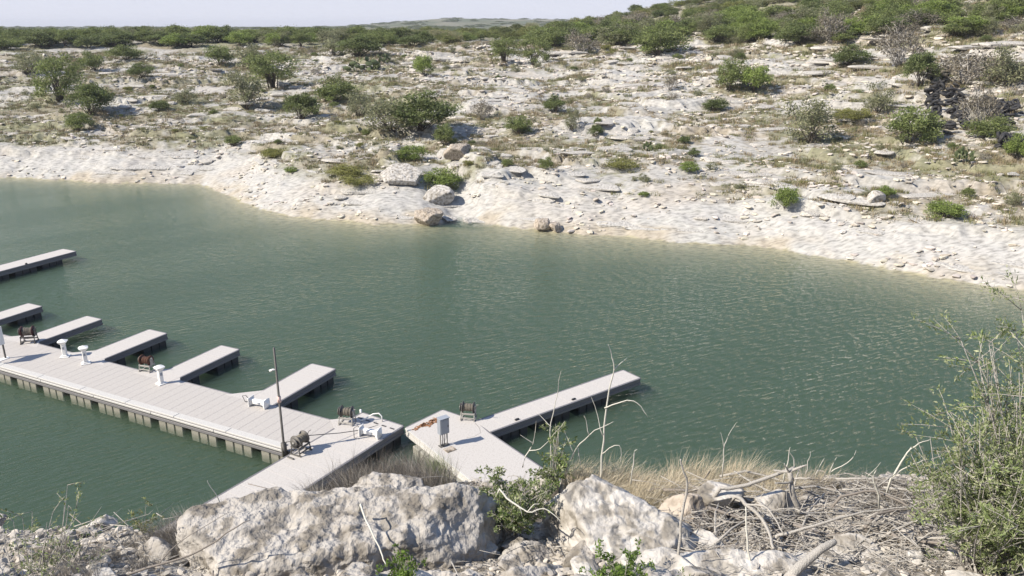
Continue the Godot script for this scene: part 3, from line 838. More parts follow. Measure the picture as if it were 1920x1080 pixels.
# ---------------------------------------------------------------- dead stems and driftwood: name, category, material, label, limbs
const LIMBS := [
	["dead_stem", "stem", "pale_twig", "tallest bare pale stem with a hooked side branch, before the long finger", [[[Vector3(0.97, 11.76, -7.6), Vector3(0.99, 12.42, -7.6), Vector3(1.03, 12.86, -7.6), Vector3(1.06, 13.13, -7.55), Vector3(1.03, 13.28, -7.55), Vector3(0.98, 13.42, -7.5)], 0.012, 0.004], [[Vector3(0.99, 12.64, -7.6), Vector3(1.15, 12.77, -7.5), Vector3(1.31, 12.77, -7.45), Vector3(1.41, 12.64, -7.4)], 0.008, 0.003], [[Vector3(1.06, 13.1, -7.55), Vector3(1.2, 13.21, -7.6)], 0.006, 0.002], [[Vector3(1.03, 12.91, -7.6), Vector3(1.09, 13.06, -7.7)], 0.006, 0.002], [[Vector3(0.98, 12.29, -7.6), Vector3(0.86, 12.72, -7.7)], 0.006, 0.002], [[Vector3(0.97, 12.09, -7.6), Vector3(1.14, 12.25, -7.5), Vector3(1.18, 12.02, -7.5)], 0.006, 0.003]]],
	["dead_stem", "stem", "pale_twig", "slender bare stem leaning right beside the leafy green weed", [[[Vector3(0.47, 11.84, -7.7), Vector3(0.41, 12.3, -7.7), Vector3(0.49, 12.75, -7.7), Vector3(0.51, 13.07, -7.6)], 0.008, 0.003], [[Vector3(0.43, 12.36, -7.7), Vector3(0.26, 12.51, -7.8)], 0.005, 0.002]]],
	["dead_stem", "stem", "pale_twig", "low forked dead stem in front of the long finger's shaded side", [[[Vector3(0.12, 11.91, -7.8), Vector3(0.24, 12.11, -7.8), Vector3(0.26, 12.43, -7.7)], 0.008, 0.003], [[Vector3(0.24, 12.11, -7.8), Vector3(0.09, 12.21, -7.8)], 0.006, 0.002], [[Vector3(0.19, 12.01, -7.8), Vector3(0.35, 12.12, -7.7), Vector3(0.57, 12.48, -7.6)], 0.006, 0.002]]],
	["dead_stem", "stem", "pale_twig", "dead stem with a long branch sloping right above the dry grass", [[[Vector3(0.6, 11.84, -7.7), Vector3(0.68, 12.04, -7.7), Vector3(0.83, 12.32, -7.6), Vector3(1.07, 12.53, -7.5)], 0.01, 0.004], [[Vector3(0.83, 12.32, -7.6), Vector3(0.77, 12.55, -7.6)], 0.006, 0.002], [[Vector3(0.73, 12.1, -7.7), Vector3(0.77, 11.84, -7.7)], 0.006, 0.003], [[Vector3(0.68, 12.04, -7.7), Vector3(0.56, 12.31, -7.8)], 0.006, 0.002]]],
	["dead_stem", "stem", "dead_wood", "thick pale upright stick with a bent tip, right of the white boulder", [[[Vector3(1.37, 12.13, -5.5), Vector3(1.4, 12.61, -5.6), Vector3(1.43, 12.9, -5.65), Vector3(1.4, 13.05, -5.65), Vector3(1.36, 13.17, -5.65)], 0.022, 0.01]]],
	["dead_stem", "stem", "pale_twig", "thin straight pale stick standing in front of the driftwood", [[[Vector3(1.99, 12.13, -5.5), Vector3(1.96, 12.45, -5.6), Vector3(1.95, 12.69, -5.7)], 0.011, 0.008]]],
	["dead_stem", "stem", "pale_twig", "forked twig standing above the dry grass left of the root stump", [[[Vector3(2.28, 11.96, -7.5), Vector3(2.27, 12.22, -7.5), Vector3(2.3, 12.38, -7.5), Vector3(2.39, 12.53, -7.5)], 0.007, 0.002], [[Vector3(2.27, 12.22, -7.5), Vector3(2.21, 12.4, -7.5)], 0.005, 0.002]]],
	["dead_stem", "stem", "pale_twig", "pale forked branch over the water beside the grey green bush", [[[Vector3(3.6, 12.36, -6.6), Vector3(3.69, 12.59, -6.6), Vector3(3.79, 12.76, -6.6), Vector3(3.93, 12.82, -6.6)], 0.012, 0.004], [[Vector3(3.62, 12.41, -6.6), Vector3(3.75, 12.53, -6.6), Vector3(3.91, 12.61, -6.6)], 0.008, 0.003], [[Vector3(3.69, 12.59, -6.6), Vector3(3.81, 12.69, -6.7)], 0.007, 0.003]]],
	["dead_stem", "stem", "pale_twig", "curved pale twig arching over the driftwood, right", [[[Vector3(3.55, 12.18, -6.6), Vector3(3.46, 12.39, -6.6), Vector3(3.46, 12.5, -6.6)], 0.01, 0.005], [[Vector3(3.47, 12.36, -6.6), Vector3(3.39, 12.39, -6.6), Vector3(3.49, 12.57, -6.6)], 0.006, 0.002]]],
	["dead_stem", "stem", "pale_twig", "lone pale twig above the left end of the large boulder", [[[Vector3(-2.85, 12.04, -6.7), Vector3(-2.89, 12.17, -6.7), Vector3(-2.95, 12.31, -6.7)], 0.007, 0.003]]],
	["dead_stem", "stem", "dead_wood_dark", "forked dark twig on the rocks at the lower left", [[[Vector3(-3.58, 12.05, -5.6), Vector3(-3.69, 12.19, -5.7), Vector3(-3.73, 12.36, -5.8)], 0.012, 0.006], [[Vector3(-3.76, 12.23, -5.8), Vector3(-3.82, 12.23, -5.8)], 0.006, 0.003], [[Vector3(-3.74, 12.3, -5.8), Vector3(-3.71, 12.37, -5.8)], 0.005, 0.002]]],
	["dead_stem", "stem", "dead_wood_dark", "long thin dark branch lying against the large boulder's left end", [[[Vector3(-3.3, 12.26, -5.3), Vector3(-2.84, 12.38, -5.35), Vector3(-2.54, 12.47, -5.4), Vector3(-2.24, 12.66, -5.45), Vector3(-2.12, 12.7, -5.5)], 0.013, 0.005], [[Vector3(-2.84, 12.38, -5.35), Vector3(-2.7, 12.54, -5.4), Vector3(-2.28, 12.78, -5.5)], 0.006, 0.003]]],
	["dead_stem", "stem", "pale_twig", "thin pale stick leaning on the front of the large boulder", [[[Vector3(-1.35, 12.55, -6), Vector3(-1.22, 12.47, -5.75), Vector3(-1.09, 12.36, -5.55), Vector3(-1.03, 12.3, -5.45)], 0.01, 0.008]]],
	["dead_stem", "stem", "dead_wood_dark", "short dark stem rising from the rocks at lower left", [[[Vector3(-3.56, 12.21, -5.4), Vector3(-3.61, 12.31, -5.5), Vector3(-3.62, 12.39, -5.5)], 0.012, 0.008]]],
	["dead_stem", "stem", "pale_twig", "pale crooked branch hanging below the leafy green shrub", [[[Vector3(-0.15, 12.49, -6.3), Vector3(0, 12.41, -6.2), Vector3(0.14, 12.37, -6.1), Vector3(0.29, 12.4, -6.1), Vector3(0.42, 12.35, -6)], 0.011, 0.004], [[Vector3(0.14, 12.37, -6.1), Vector3(0.19, 12.45, -6.1), Vector3(0.26, 12.45, -6.1)], 0.006, 0.003], [[Vector3(0.07, 12.4, -6.1), Vector3(0.09, 12.32, -6.1)], 0.005, 0.002]]],
	["dead_stem", "stem", "pale_twig", "bare twigs rising behind the root stump", [[[Vector3(2.83, 12.08, -7.2), Vector3(2.85, 12.26, -7.2), Vector3(2.86, 12.4, -7.2)], 0.009, 0.003], [[Vector3(2.93, 12.11, -7.2), Vector3(2.91, 12.26, -7.2), Vector3(2.84, 12.36, -7.2)], 0.008, 0.003], [[Vector3(3.06, 12.08, -7.2), Vector3(3.06, 12.36, -7.2)], 0.006, 0.002], [[Vector3(3.16, 12.08, -7.2), Vector3(3.22, 12.28, -7.2)], 0.006, 0.002], [[Vector3(3.32, 12.11, -7.2), Vector3(3.51, 12.25, -7.2), Vector3(3.54, 12.36, -7.2)], 0.006, 0.002], [[Vector3(3.31, 12.11, -7.2), Vector3(3.36, 12.29, -7.2)], 0.006, 0.002]]],
	["dead_stem", "stem", "pale_twig", "short dead stem on the rim right of the tallest stem", [[[Vector3(1.26, 12.01, -7.3), Vector3(1.28, 12.27, -7.3), Vector3(1.31, 12.32, -7.3)], 0.007, 0.004]]],
	["driftwood_log", "driftwood", "dead_wood", "thick split pale log at the bottom right of the driftwood", [[[Vector3(2.21, 12.22, -5.35), Vector3(2.4, 12.33, -5.45), Vector3(2.6, 12.41, -5.55), Vector3(2.68, 12.41, -5.6)], 0.075, 0.04]]],
	["driftwood_log", "driftwood", "dead_wood", "pale log lying across the top of the driftwood pile", [[[Vector3(2.02, 12.09, -6.9), Vector3(2.35, 12.14, -6.9), Vector3(2.73, 12.26, -6.95), Vector3(2.85, 12.28, -7)], 0.034, 0.024]]],
	["root_stump", "driftwood", "dead_wood", "upturned root stump on top of the driftwood pile", [[[Vector3(2.88, 11.89, -6.8), Vector3(2.77, 12.14, -6.8), Vector3(2.74, 12.32, -6.85)], 0.05, 0.04], [[Vector3(2.74, 12.32, -6.85), Vector3(2.6, 12.32, -6.9)], 0.03, 0.012], [[Vector3(2.74, 12.32, -6.85), Vector3(2.88, 12.43, -6.8)], 0.03, 0.01], [[Vector3(2.75, 12.29, -6.85), Vector3(2.66, 12.44, -6.8)], 0.02, 0.008], [[Vector3(2.76, 12.23, -6.85), Vector3(2.89, 12.35, -6.7)], 0.022, 0.008], [[Vector3(2.75, 12.23, -6.8), Vector3(2.56, 12.29, -6.7)], 0.02, 0.008]]],
	["driftwood_log", "driftwood", "dead_wood", "forked grey limb hanging down the pile's left side", [[[Vector3(2.11, 12.21, -6.6), Vector3(2.23, 12.19, -6.5), Vector3(2.36, 12.09, -6.3), Vector3(2.34, 12.05, -6)], 0.035, 0.02], [[Vector3(2.23, 12.19, -6.5), Vector3(2.37, 12.26, -6.3), Vector3(2.46, 12.14, -6.1)], 0.018, 0.01]]],
	["driftwood_log", "driftwood", "dead_wood_dark", "dark log pointing at the grey green bush", [[[Vector3(3.13, 12.11, -6.7), Vector3(3.53, 12.2, -6.7), Vector3(3.76, 12.16, -6.5), Vector3(3.85, 12.08, -6.4)], 0.022, 0.014]]],
	["driftwood_log", "driftwood", "dead_wood", "long grey branch across the middle of the pile", [[[Vector3(2.36, 12.02, -6.2), Vector3(2.79, 12.16, -6.2), Vector3(3.26, 12.23, -6.3), Vector3(3.8, 12.22, -6.4)], 0.026, 0.012]]],
	["driftwood_log", "driftwood", "dead_wood", "curved grey branch at the foot of the pile", [[[Vector3(1.93, 12.16, -5.5), Vector3(2.04, 12.22, -5.5), Vector3(2.17, 12.21, -5.5), Vector3(2.22, 12.13, -5.5)], 0.018, 0.014]]],
]

# ---------------------------------------------------------------- docks
const DECK := 0.58
var board_meshes := {}
var float_meshes := {}

func channel(st: SurfaceTool, a: Vector3, b: Vector3, out: Vector3, top: float) -> void:
	# a steel edge beam: two lips with a recessed web between them
	var l := (b - a).length()
	var x := (b - a) / l
	var basis := Basis(x, Vector3.UP, x.cross(Vector3.UP))
	var mid := (a + b) / 2.0
	for q in [[0.0, 0.08, 0.075], [0.085, 0.13, 0.045], [0.22, 0.12, 0.075]]:
		box(st, Transform3D(basis, mid + Vector3.UP * (top - q[0] - q[1] / 2.0) + out * q[2] / 2.0), Vector3(l, q[1], q[2]), 0.006)

func float_mesh(l: float, w: float) -> ArrayMesh:
	var key := "%.2f %.2f" % [l, w]
	if not float_meshes.has(key):
		var st := tool()
		var n := maxi(1, roundi(l / 0.5))
		var seg := l / n
		for k in n:
			box(st, moved(-l / 2 + seg * (k + 0.5), 0, 0), Vector3(seg - 0.045, 0.62, w), 0.03)
		box(st, moved(0, 0.05, 0), Vector3(l - 0.06, 0.44, w - 0.16))
		float_meshes[key] = done(st)
	return float_meshes[key]

func dock(called: String, label: String, start: Vector2, deg: float, length: float, width: float, opt := {}) -> Node3D:
	# a floating dock section: local x runs along it, z across it; y 0 is the water
	var o := thing(called, label, "dock", Vector3(start.x, 0, start.y), deg_to_rad(deg), opt.get("group", ""))
	var lift: float = opt.get("lift", 0.0)
	var top := DECK + lift
	var pitch: float = opt.get("pitch", 0.30)
	var n := roundi(length / pitch)
	pitch = length / n
	var key := "%.3f %.2f" % [pitch, width]
	if not board_meshes.has(key):
		board_meshes[key] = [boxm(Vector3(pitch - 0.005, 0.04, width - 0.02), 0.004)]
	var rng := RandomNumberGenerator.new()
	rng.seed = int(length * 100)
	for k in n:
		var b := put("board", board_meshes[key][0], M.deck_pale if opt.get("pale", false) else M.deck, o)
		b.position = Vector3(pitch * (k + 0.5), top - 0.02 + rng.randf_range(-0.003, 0.0), 0)
	var st := tool()
	var z := width / 2.0
	box(st, moved(length / 2, top - 0.145, 0), Vector3(length - 0.02, 0.20, width - 0.04))
	put("frame", done(st), M.steel, o)
	for s in [-1.0, 1.0]:
		st = tool()
		channel(st, Vector3(0, 0, s * z), Vector3(length, 0, s * z), Vector3(0, 0, s), top - 0.004)
		put("edge_beam", done(st), M.steel, o)
	for s in [0.0, 1.0]:
		if s == 1.0 or opt.get("butt", false):
			st = tool()
			channel(st, Vector3(s * length, 0, -z), Vector3(s * length, 0, z), Vector3(s * 2 - 1, 0, 0), top - 0.004)
			put("end_beam", done(st), M.steel, o)
	var fl: float = opt.get("float", 1.5)
	var gap: float = opt.get("gap", 0.5)
	var x: float = opt.get("first", 0.1)
	while x + fl < length + 0.02:
		var f := put("float", float_mesh(fl, width + 0.02), M.float_shell if opt.get("shell", false) else M.float_dark, o)
		f.position = Vector3(x + fl / 2, lift - 0.035, 0)
		x += fl + gap
	return o

func gusset(o: Node3D, a: Vector2, b: Vector2, c: Vector2, top := DECK + 0.003) -> void:
	# a corner brace plate, given in the world's x and z
	var pts := PackedVector2Array()
	for p in [a, b, c]:
		var q := o.to_local(Vector3(p.x, 0, p.y))
		pts.append(Vector2(q.x, q.z))
	put("corner_brace", prism(pts, top - 0.26, top), M.deck_pale, o)

func winch(called: String, label: String, at: Vector2, turn: float, paint: Material, frame_paint: Material, grow := 1.0) -> Node3D:
	var o := thing(called, label, "winch", Vector3(at.x, DECK, at.y), turn, "cable winches on the docks")
	var s := grow * 0.88
	var st := tool()
	for e in [-1.0, 1.0]:
		for f in [-1.0, 1.0]:
			tube(st, [Vector3(0.34 * e, 0.0, 0.26 * f) * s, Vector3(0.32 * e, 0.36, 0.19 * f) * s], 0.028 * s, 0.028 * s, 5)
		box(st, moved(0.33 * e * s, 0.025 * s, 0), Vector3(0.07, 0.05, 0.62) * s, 0.005)
		box(st, moved(0.32 * e * s, 0.37 * s, 0), Vector3(0.055, 0.06, 0.48) * s, 0.005)
		box(st, moved(0.325 * e * s, 0.56 * s, 0), Vector3(0.04, 0.36, 0.2) * s, 0.005)
		tube(st, [Vector3(0.325 * e, 0.38, -0.22) * s, Vector3(0.325 * e, 0.80, -0.04) * s], 0.02 * s, 0.02 * s, 5)
	for f in [-1.0, 1.0]:
		box(st, moved(0, 0.345 * s, 0.205 * f * s), Vector3(0.68, 0.075, 0.05) * s, 0.005)
		box(st, moved(0, 0.14 * s, 0.235 * f * s), Vector3(0.66, 0.05, 0.035) * s, 0.005)
	put("frame", done(st), frame_paint, o)
	var mid := 0.62
	put("drum", tubem([Vector3(-0.29, mid, 0) * s, Vector3(0.29, mid, 0) * s], 0.10 * s, 0.10 * s, 14), paint, o)
	st = tool()
	var coil := RandomNumberGenerator.new()
	coil.seed = int(at.x * 100)
	for k in 9:
		var x := -0.2 + 0.05 * k
		var r := coil.randf_range(0.17, 0.215)
		tube(st, [Vector3(x - 0.025, mid, 0) * s, Vector3(x + 0.025, mid, 0) * s], (r - 0.014) * s, (r - 0.014) * s, 14)
		tube(st, [Vector3(x - 0.012, mid, 0) * s, Vector3(x + 0.012, mid, 0) * s], r * s, r * s, 14)
	put("rope_coil", done(st), M.rust if paint == M.rust else M.rope, o)
	for e in [-1.0, 1.0]:
		put("flange", tubem([Vector3(0.25 * e, mid, 0) * s, Vector3(0.275 * e, mid, 0) * s], 0.285 * s, 0.285 * s, 20), paint, o)
	put("crank", tubem([Vector3(0.3, mid, 0) * s, Vector3(0.42, mid, 0) * s, Vector3(0.43, mid + 0.16, 0.1) * s, Vector3(0.43, mid + 0.22, 0.14) * s, Vector3(0.54, mid + 0.22, 0.14) * s], 0.014 * s, 0.014 * s, 6), frame_paint, o)
	var g := put("gear", tubem([Vector3(-0.36, mid, 0) * s, Vector3(-0.39, mid, 0) * s], 0.2 * s, 0.2 * s, 12), M.iron, o)
	put("hub", tubem([Vector3(-0.385, mid, 0) * s, Vector3(-0.43, mid, 0) * s], 0.05 * s, 0.04 * s, 8), M.pale_iron, g)
	return o

func pedestal_parts(o: Node3D) -> void:
	var st := tool()
	box(st, moved(0, 0.02, 0), Vector3(0.42, 0.04, 0.42), 0.008)
	box(st, moved(0, 0.075, 0), Vector3(0.26, 0.07, 0.26), 0.02)
	put("base_plate", done(st), M.white_paint, o)
	st = tool()
	box(st, moved(0, 0.40, 0), Vector3(0.20, 0.60, 0.20), 0.03)
	put("post", done(st), M.white_paint, o)
	# flared head with a peaked cap
	st = tool()
	var ring := [[0.10, 0.66], [0.23, 0.80], [0.25, 0.85], [0.0, 0.96]]
	for i in 3:
		for k in 8:
			var q := []
			for e in [[0, 0], [0, 1], [1, 1], [1, 0]]:
				var a: float = TAU * (k + e[1]) / 8.0
				var r: float = ring[i + e[0]][0] * (1.12 if (k + e[1]) % 2 else 0.92)
				q.append(Vector3(cos(a) * r, ring[i + e[0]][1], sin(a) * r))
			quad(st, q[3], q[2], q[1], q[0])
	put("lamp_head", done(st), M.white_paint, o)
	for e in [-1.0, 1.0]:
		put("outlet", boxm(Vector3(0.10, 0.13, 0.025), 0.008, moved(0.0, 0.5, 0.108 * e)), M.grey_paint, o)

func pedestal(label: String, at: Vector2, turn: float) -> void:
	pedestal_parts(thing("power_pedestal", label, "pedestal", Vector3(at.x, DECK + 0.001, at.y), turn, "white power pedestals on the dock"))

func fallen_pedestal(label: String, at: Vector2, turn: float, hose: Array) -> void:
	var o := thing("power_pedestal", label, "pedestal", Vector3(at.x, DECK + 0.205, at.y), turn, "white power pedestals on the dock")
	var tip := Node3D.new()
	o.rotation = Vector3(0, turn, 0)
	tip.free()
	pedestal_parts(o)
	o.transform.basis = Basis(Vector3.UP, turn) * Basis(Vector3(0, 0, 1), -PI / 2)
	var pts := []
	for p in hose:
		pts.append(o.to_local(Vector3(p[0], p[1], p[2])))
	put("power_cord", tubem(pts, 0.016, 0.016, 6), M.cable, o)

func build_docks() -> void:
	var e := Vector2(0.897, 0.4415)
	var n := Vector2(0.4415, -0.897)
	var s0 := Vector2(-9.05, -27.84)
	var walk := dock("main_walkway", "long grey main walkway of the floating docks, with a white kerb", s0 + n * 1.37 + e * 1.7, 153.8, 30.0, 2.72, {"shell": true, "float": 1.5, "gap": 0.45, "first": 1.5, "pitch": 0.5})
	# the white kerb along the near edge, in sections
	for k in 9:
		var b := put("kerb", boxm(Vector3(2.98, 0.08, 0.34), 0.012), M.deck_white, walk)
		b.position = Vector3(1.75 + 3.0 * k + 1.5, DECK + 0.012, -1.36 + 0.10)
	for k in 8:
		var b := put("rub_rail", boxm(Vector3(3.68, 0.09, 0.05), 0.012), M.deck_white, walk)
		b.position = Vector3(1.7 + 3.7 * k + 1.85, DECK - 0.075, -1.36 - 0.102)
	# fingers: where the middle of the outer end lies
	var fingers := [
		[Vector2(-9.32, -35.83), 1.42, 4.45, "short finger dock nearest the dark pole, toppled pedestal at its root"],
		[Vector2(-14.74, -38.25), 1.22, 4.4, "finger dock with a rusty winch and standing pedestal at its root"],
		[Vector2(-19.48, -40.53), 1.32, 4.4, "finger dock with two standing white pedestals beside its root"],
		[Vector2(-24.07, -42.7), 1.22, 4.3, "finger dock with a dark red winch at its root"],
		[Vector2(-28.74, -44.91), 1.22, 4.4, "finger dock cut by the left edge, its end near the red winch"]]
	for f in fingers:
		var root: Vector2 = f[0] - n * f[2]
		var o := dock("finger_dock", f[3], root, 63.8, f[2], f[1], {"group": "finger docks off the main walkway", "pale": true, "float": 1.5, "gap": 1.1, "first": 0.25, "lift": 0.004, "pitch": 0.6})
		for side in ([-1.0] if f[2] == 4.45 else [-1.0, 1.0]):
			var r: Vector2 = root + e * f[1] / 2.0 * side
			gusset(o, r - n * 0.02, r + e * side * (1.25 if side < 0 else 0.7) - n * 0.02, r + n * (1.1 if side < 0 else 0.6), DECK + 0.001)
	var far := dock("finger_dock", "farthest finger dock alone in the water at the left edge", Vector2(-33.2, -57.2) - n * 9.0, 63.8, 9.0, 1.42, {"group": "finger docks off the main walkway", "pale": true, "float": 1.6, "gap": 0.4, "first": 0.3, "pitch": 0.6})
	put("mooring_cleat", boxm(Vector3(0.14, 0.1, 0.12), 0.02, moved(5.2, DECK + 0.04, 0.72)), M.black, far)
	# the arm that runs ashore
	var g := Vector2(-0.527, 0.85)
	var right := Vector2(-4.59, -29.70)
	var across := Vector2(0.85, 0.527)
	var arm := dock("gangway_dock", "broad pale gangway dock running ashore behind the big boulder", right - across * 1.12, 238.2, 12.0, 2.24, {"pale": true, "float": 1.6, "gap": 0.5, "lift": 0.008, "butt": true, "pitch": 0.6})
	gusset(arm, Vector2(-7.75, -30.25), Vector2(-6.45, -30.6), Vector2(-7.0, -28.6), DECK + 0.006)
	for k in 5:
		put("hinge_slot", boxm(Vector3(0.075, 0.012, 0.24), 0.003, moved(0.42, DECK + 0.012, -0.9 + 0.44 * k)), M.black, arm)
	put("mooring_cleat", boxm(Vector3(0.08, 0.05, 0.34), 0.02, moved(4.35, DECK + 0.033, 0.88)), M.black, arm)
	put("corner_post", tubem([Vector3(0.0, DECK - 0.25, 1.2), Vector3(0.0, DECK + 0.14, 1.2)], 0.05, 0.05, 8), M.white_paint, arm)
	# the detached platform with its long finger
	var pl := thing("dock_platform", "separate pale dock platform with rust marks, joined to a long finger", "dock", Vector3(-2.0, 0, -28.6))
	var outline := PackedVector2Array([Vector2(-4.41, -29.56), Vector2(-3.03, -31.15), Vector2(-1.54, -30.12), Vector2(-0.95, -29.1), Vector2(3.0, -23.9), Vector2(0.9, -22.3)])
	var local := PackedVector2Array()
	for p in outline:
		local.append(p - Vector2(-2.0, -28.6))
	put("deck_plate", prism(local, DECK - 0.05, DECK), M.deck_pale, pl)
	put("frame", prism(scaled(local, 0.985), DECK - 0.3, DECK - 0.052), M.steel, pl)
	for k in local.size():
		var a := local[k]
		var b := local[(k + 1) % local.size()]
		var out := Vector2((b - a).y, -(b - a).x).normalized()
		if out.dot((a + b) / 2.0) < 0:
			out = -out
		var st := tool()
		channel(st, Vector3(a.x, 0, a.y), Vector3(b.x, 0, b.y), Vector3(out.x, 0, out.y), DECK - 0.003)
		put("edge_beam", done(st), M.deck_white if k == 5 else M.steel, pl)
	for k in 3:
		var fl := put("float", float_mesh(1.6, 2.1), M.float_shell, pl)
		fl.position = Vector3(-0.75 + 1.18 * k, -0.035, 0.0 + 1.6 * k)
		fl.rotation.y = deg_to_rad(-53.0)
	put("hatch_lid", boxm(Vector3(0.42, 0.03, 0.34), 0.006, Transform3D(Basis(Vector3.UP, 0.65), Vector3(-0.46, DECK + 0.016, 0.86))), M.boulder_tan, pl)
	var p := Vector2(0.80, -0.60)
	var root2 := Vector2(-1.32, -29.6) + p * 0.1
	var longf := dock("finger_dock", "long pale finger dock reaching right from the separate platform", root2, 37.0, 8.75, 1.12, {"group": "finger docks off the main walkway", "pale": true, "float": 1.9, "gap": 0.5, "lift": 0.004, "pitch": 0.73})
	for c in [[4.7, 0.42], [1.5, 0.42]]:
		put("mooring_cleat", boxm(Vector3(0.22, 0.07, 0.09), 0.02, moved(c[0], DECK + 0.04, c[1])), M.black, longf)
	# rust flakes and bark strewn on the platform corner
	var rng := RandomNumberGenerator.new()
	rng.seed = 4
	var st2 := tool()
	for k in 80:
		var t := rng.randf()
		var at := Vector3(lerpf(-4.05, -3.05, t) + rng.randfn() * 0.10, DECK + 0.012, lerpf(-29.45, -30.35, t) + rng.randfn() * 0.09)
		box(st2, Transform3D(Basis(Vector3.UP, 0.7 + rng.randfn() * 0.4), at), Vector3(rng.randf_range(0.04, 0.3), 0.012, rng.randf_range(0.02, 0.06)))
	tag(put("rust_flakes", done(st2), M.rust_flake), "orange brown flakes strewn on the corner of the separate platform", "debris")

func scaled(p: PackedVector2Array, k: float) -> PackedVector2Array:
	var c := Vector2.ZERO
	for q in p:
		c += q / p.size()
	var out := PackedVector2Array()
	for q in p:
		out.append(c + (q - c) * k)
	return out

func build_dock_fittings() -> void:
	winch("cable_winch", "dark red and black cable winch on thin legs, far left dock", Vector2(-25.6, -38.98), deg_to_rad(12.0), M.red_paint, M.iron, 1.15)
	winch("cable_winch", "rusty brown cable winch between two white pedestals and fingers", Vector2(-17.75, -35.35), deg_to_rad(-15.0), M.rust, M.pale_iron)
	winch("cable_winch", "grey cable winch beside the short curved pipe at the gangway head", Vector2(-6.95, -29.95), deg_to_rad(-10.0), M.iron, M.pale_iron, 1.0)
	winch("cable_winch", "black cable winch standing beside the tall dark pole", Vector2(-8.30, -27.55), deg_to_rad(62.0), M.iron, M.iron, 1.05)
	winch("cable_winch", "dark weathered cable winch at the root of the long right finger", Vector2(-1.86, -30.35), deg_to_rad(-8.0), M.iron, M.pale_iron)
	pedestal("leftmost standing white power pedestal on the main walkway", Vector2(-22.68, -37.05), 0.2)
	pedestal("standing white power pedestal left of the third finger dock", Vector2(-21.2, -36.2), 0.5)
	pedestal("standing white power pedestal just right of the rusty winch", Vector2(-16.45, -33.85), 0.9)
	fallen_pedestal("toppled white power pedestal at the root of the short finger dock", Vector2(-11.55, -31.65), -0.35, [[-11.5, 0.75, -31.6], [-11.75, 1.05, -31.65], [-11.95, 0.95, -31.8], [-11.9, 0.62, -31.9], [-11.6, 0.58, -32.0]])
	fallen_pedestal("toppled white power pedestal on the gangway dock head", Vector2(-6.2, -28.95), -0.3, [[-6.1, 0.7, -28.9], [-6.32, 1.0, -28.95], [-6.45, 0.95, -28.8], [-6.42, 0.6, -28.65], [-6.2, 0.58, -28.6]])
	# tall dark pole
	var o := thing("mooring_pole", "tall thin dark pole at the corner of main walkway and gangway", "pole", Vector3(-8.98, -3.9, -27.62))
	put("shaft", tubem([Vector3(0, 0, 0), Vector3(0.0, 8.9, 0.0)], 0.055, 0.04, 10), M.iron, o)
	put("sleeve", tubem([Vector3(0, 4.3, 0), Vector3(0, 4.85, 0)], 0.11, 0.11, 10), M.iron, o)
	put("band", tubem([Vector3(0, 6.62, 0), Vector3(0, 6.86, 0)], 0.075, 0.075, 10), M.tape, o)
	put("lamp_arm", tubem([Vector3(0, 7.98, 0), Vector3(-0.12, 8.0, 0.02), Vector3(-0.24, 7.95, 0.03)], 0.035, 0.05, 8), M.white_paint, o)
	# cables
	tag(put("winch_cable", tubem([Vector3(-8.92, 0.98, -27.6), Vector3(-8.45, 1.1, -27.6), Vector3(-8.1, 1.2, -27.75), Vector3(-7.0, 0.85, -28.6), Vector3(-6.15, 0.60, -29.35), Vector3(-5.6, 0.575, -29.8)], 0.016, 0.016, 6), M.cable), "dark cable stretched from the pole across the gangway head", "cable")
	o = thing("bent_pipe", "pale bent pipe railing at the gangway head", "pipe", Vector3(-6.1, DECK, -30.1))
	put("pipe", tubem([Vector3(-0.35, 0.02, 0.0), Vector3(-0.1, 0.12, -0.05), Vector3(0.2, 0.3, -0.1), Vector3(0.45, 0.34, -0.08), Vector3(0.58, 0.24, -0.02), Vector3(0.6, 0.02, 0.04)], 0.028, 0.028, 8), M.white_paint, o)
	# electrical cabinet on legs
	o = thing("electrical_box", "grey electrical cabinet on two legs on the separate platform", "electrical box", Vector3(-2.73, DECK, -28.1), deg_to_rad(36.0))
	put("cabinet", boxm(Vector3(0.42, 0.68, 0.24), 0.012, moved(0, 0.88, 0)), M.grey_paint, o)
	var door := put("door", boxm(Vector3(0.36, 0.6, 0.015), 0.005, moved(0.0, 0.88, 0.128)), M.grey_paint, o)
	put("latch", boxm(Vector3(0.03, 0.08, 0.02), 0.004, moved(0.14, 0.88, 0.146)), M.iron, door)
	put("hood", boxm(Vector3(0.46, 0.025, 0.30), 0.006, moved(0, 1.234, 0.01)), M.grey_paint, o)
	for x in [-0.15, 0.16]:
		put("leg", boxm(Vector3(0.045, 0.545, 0.05), 0.004, moved(x, 0.272, 0)), M.pale_iron, o)
	put("conduit", tubem([Vector3(-0.05, 0.54, 0.03), Vector3(-0.06, 0.3, 0.05), Vector3(-0.12, 0.1, 0.08), Vector3(-0.1, 0.03, 0.14)], 0.02, 0.02, 7), M.black, o)
	put("conduit", tubem([Vector3(0.04, 0.54, 0.03), Vector3(0.02, 0.3, 0.06), Vector3(-0.08, 0.06, 0.14)], 0.02, 0.02, 7), M.black, o)
	put("foot_plate", boxm(Vector3(0.44, 0.02, 0.22), 0.004, moved(0, 0.011, 0.02)), M.iron, o)
	# board on two posts, cut by the left edge of the picture
	o = thing("notice_board", "pale notice board on two dark posts at the left edge", "sign", Vector3(-25.75, DECK, -36.35), deg_to_rad(62.0))
	put("panel", boxm(Vector3(1.15, 0.95, 0.04), 0.006, moved(0, 1.25, 0)), M.white_paint, o)
	for x in [-0.5, 0.5]:
		put("post", boxm(Vector3(0.07, 1.75, 0.07), 0.006, moved(x, 0.875, -0.058)), M.iron, o)
	put("base_plate", boxm(Vector3(1.3, 0.03, 0.3), 0.006, moved(0, 0.016, -0.05)), M.white_paint, o)
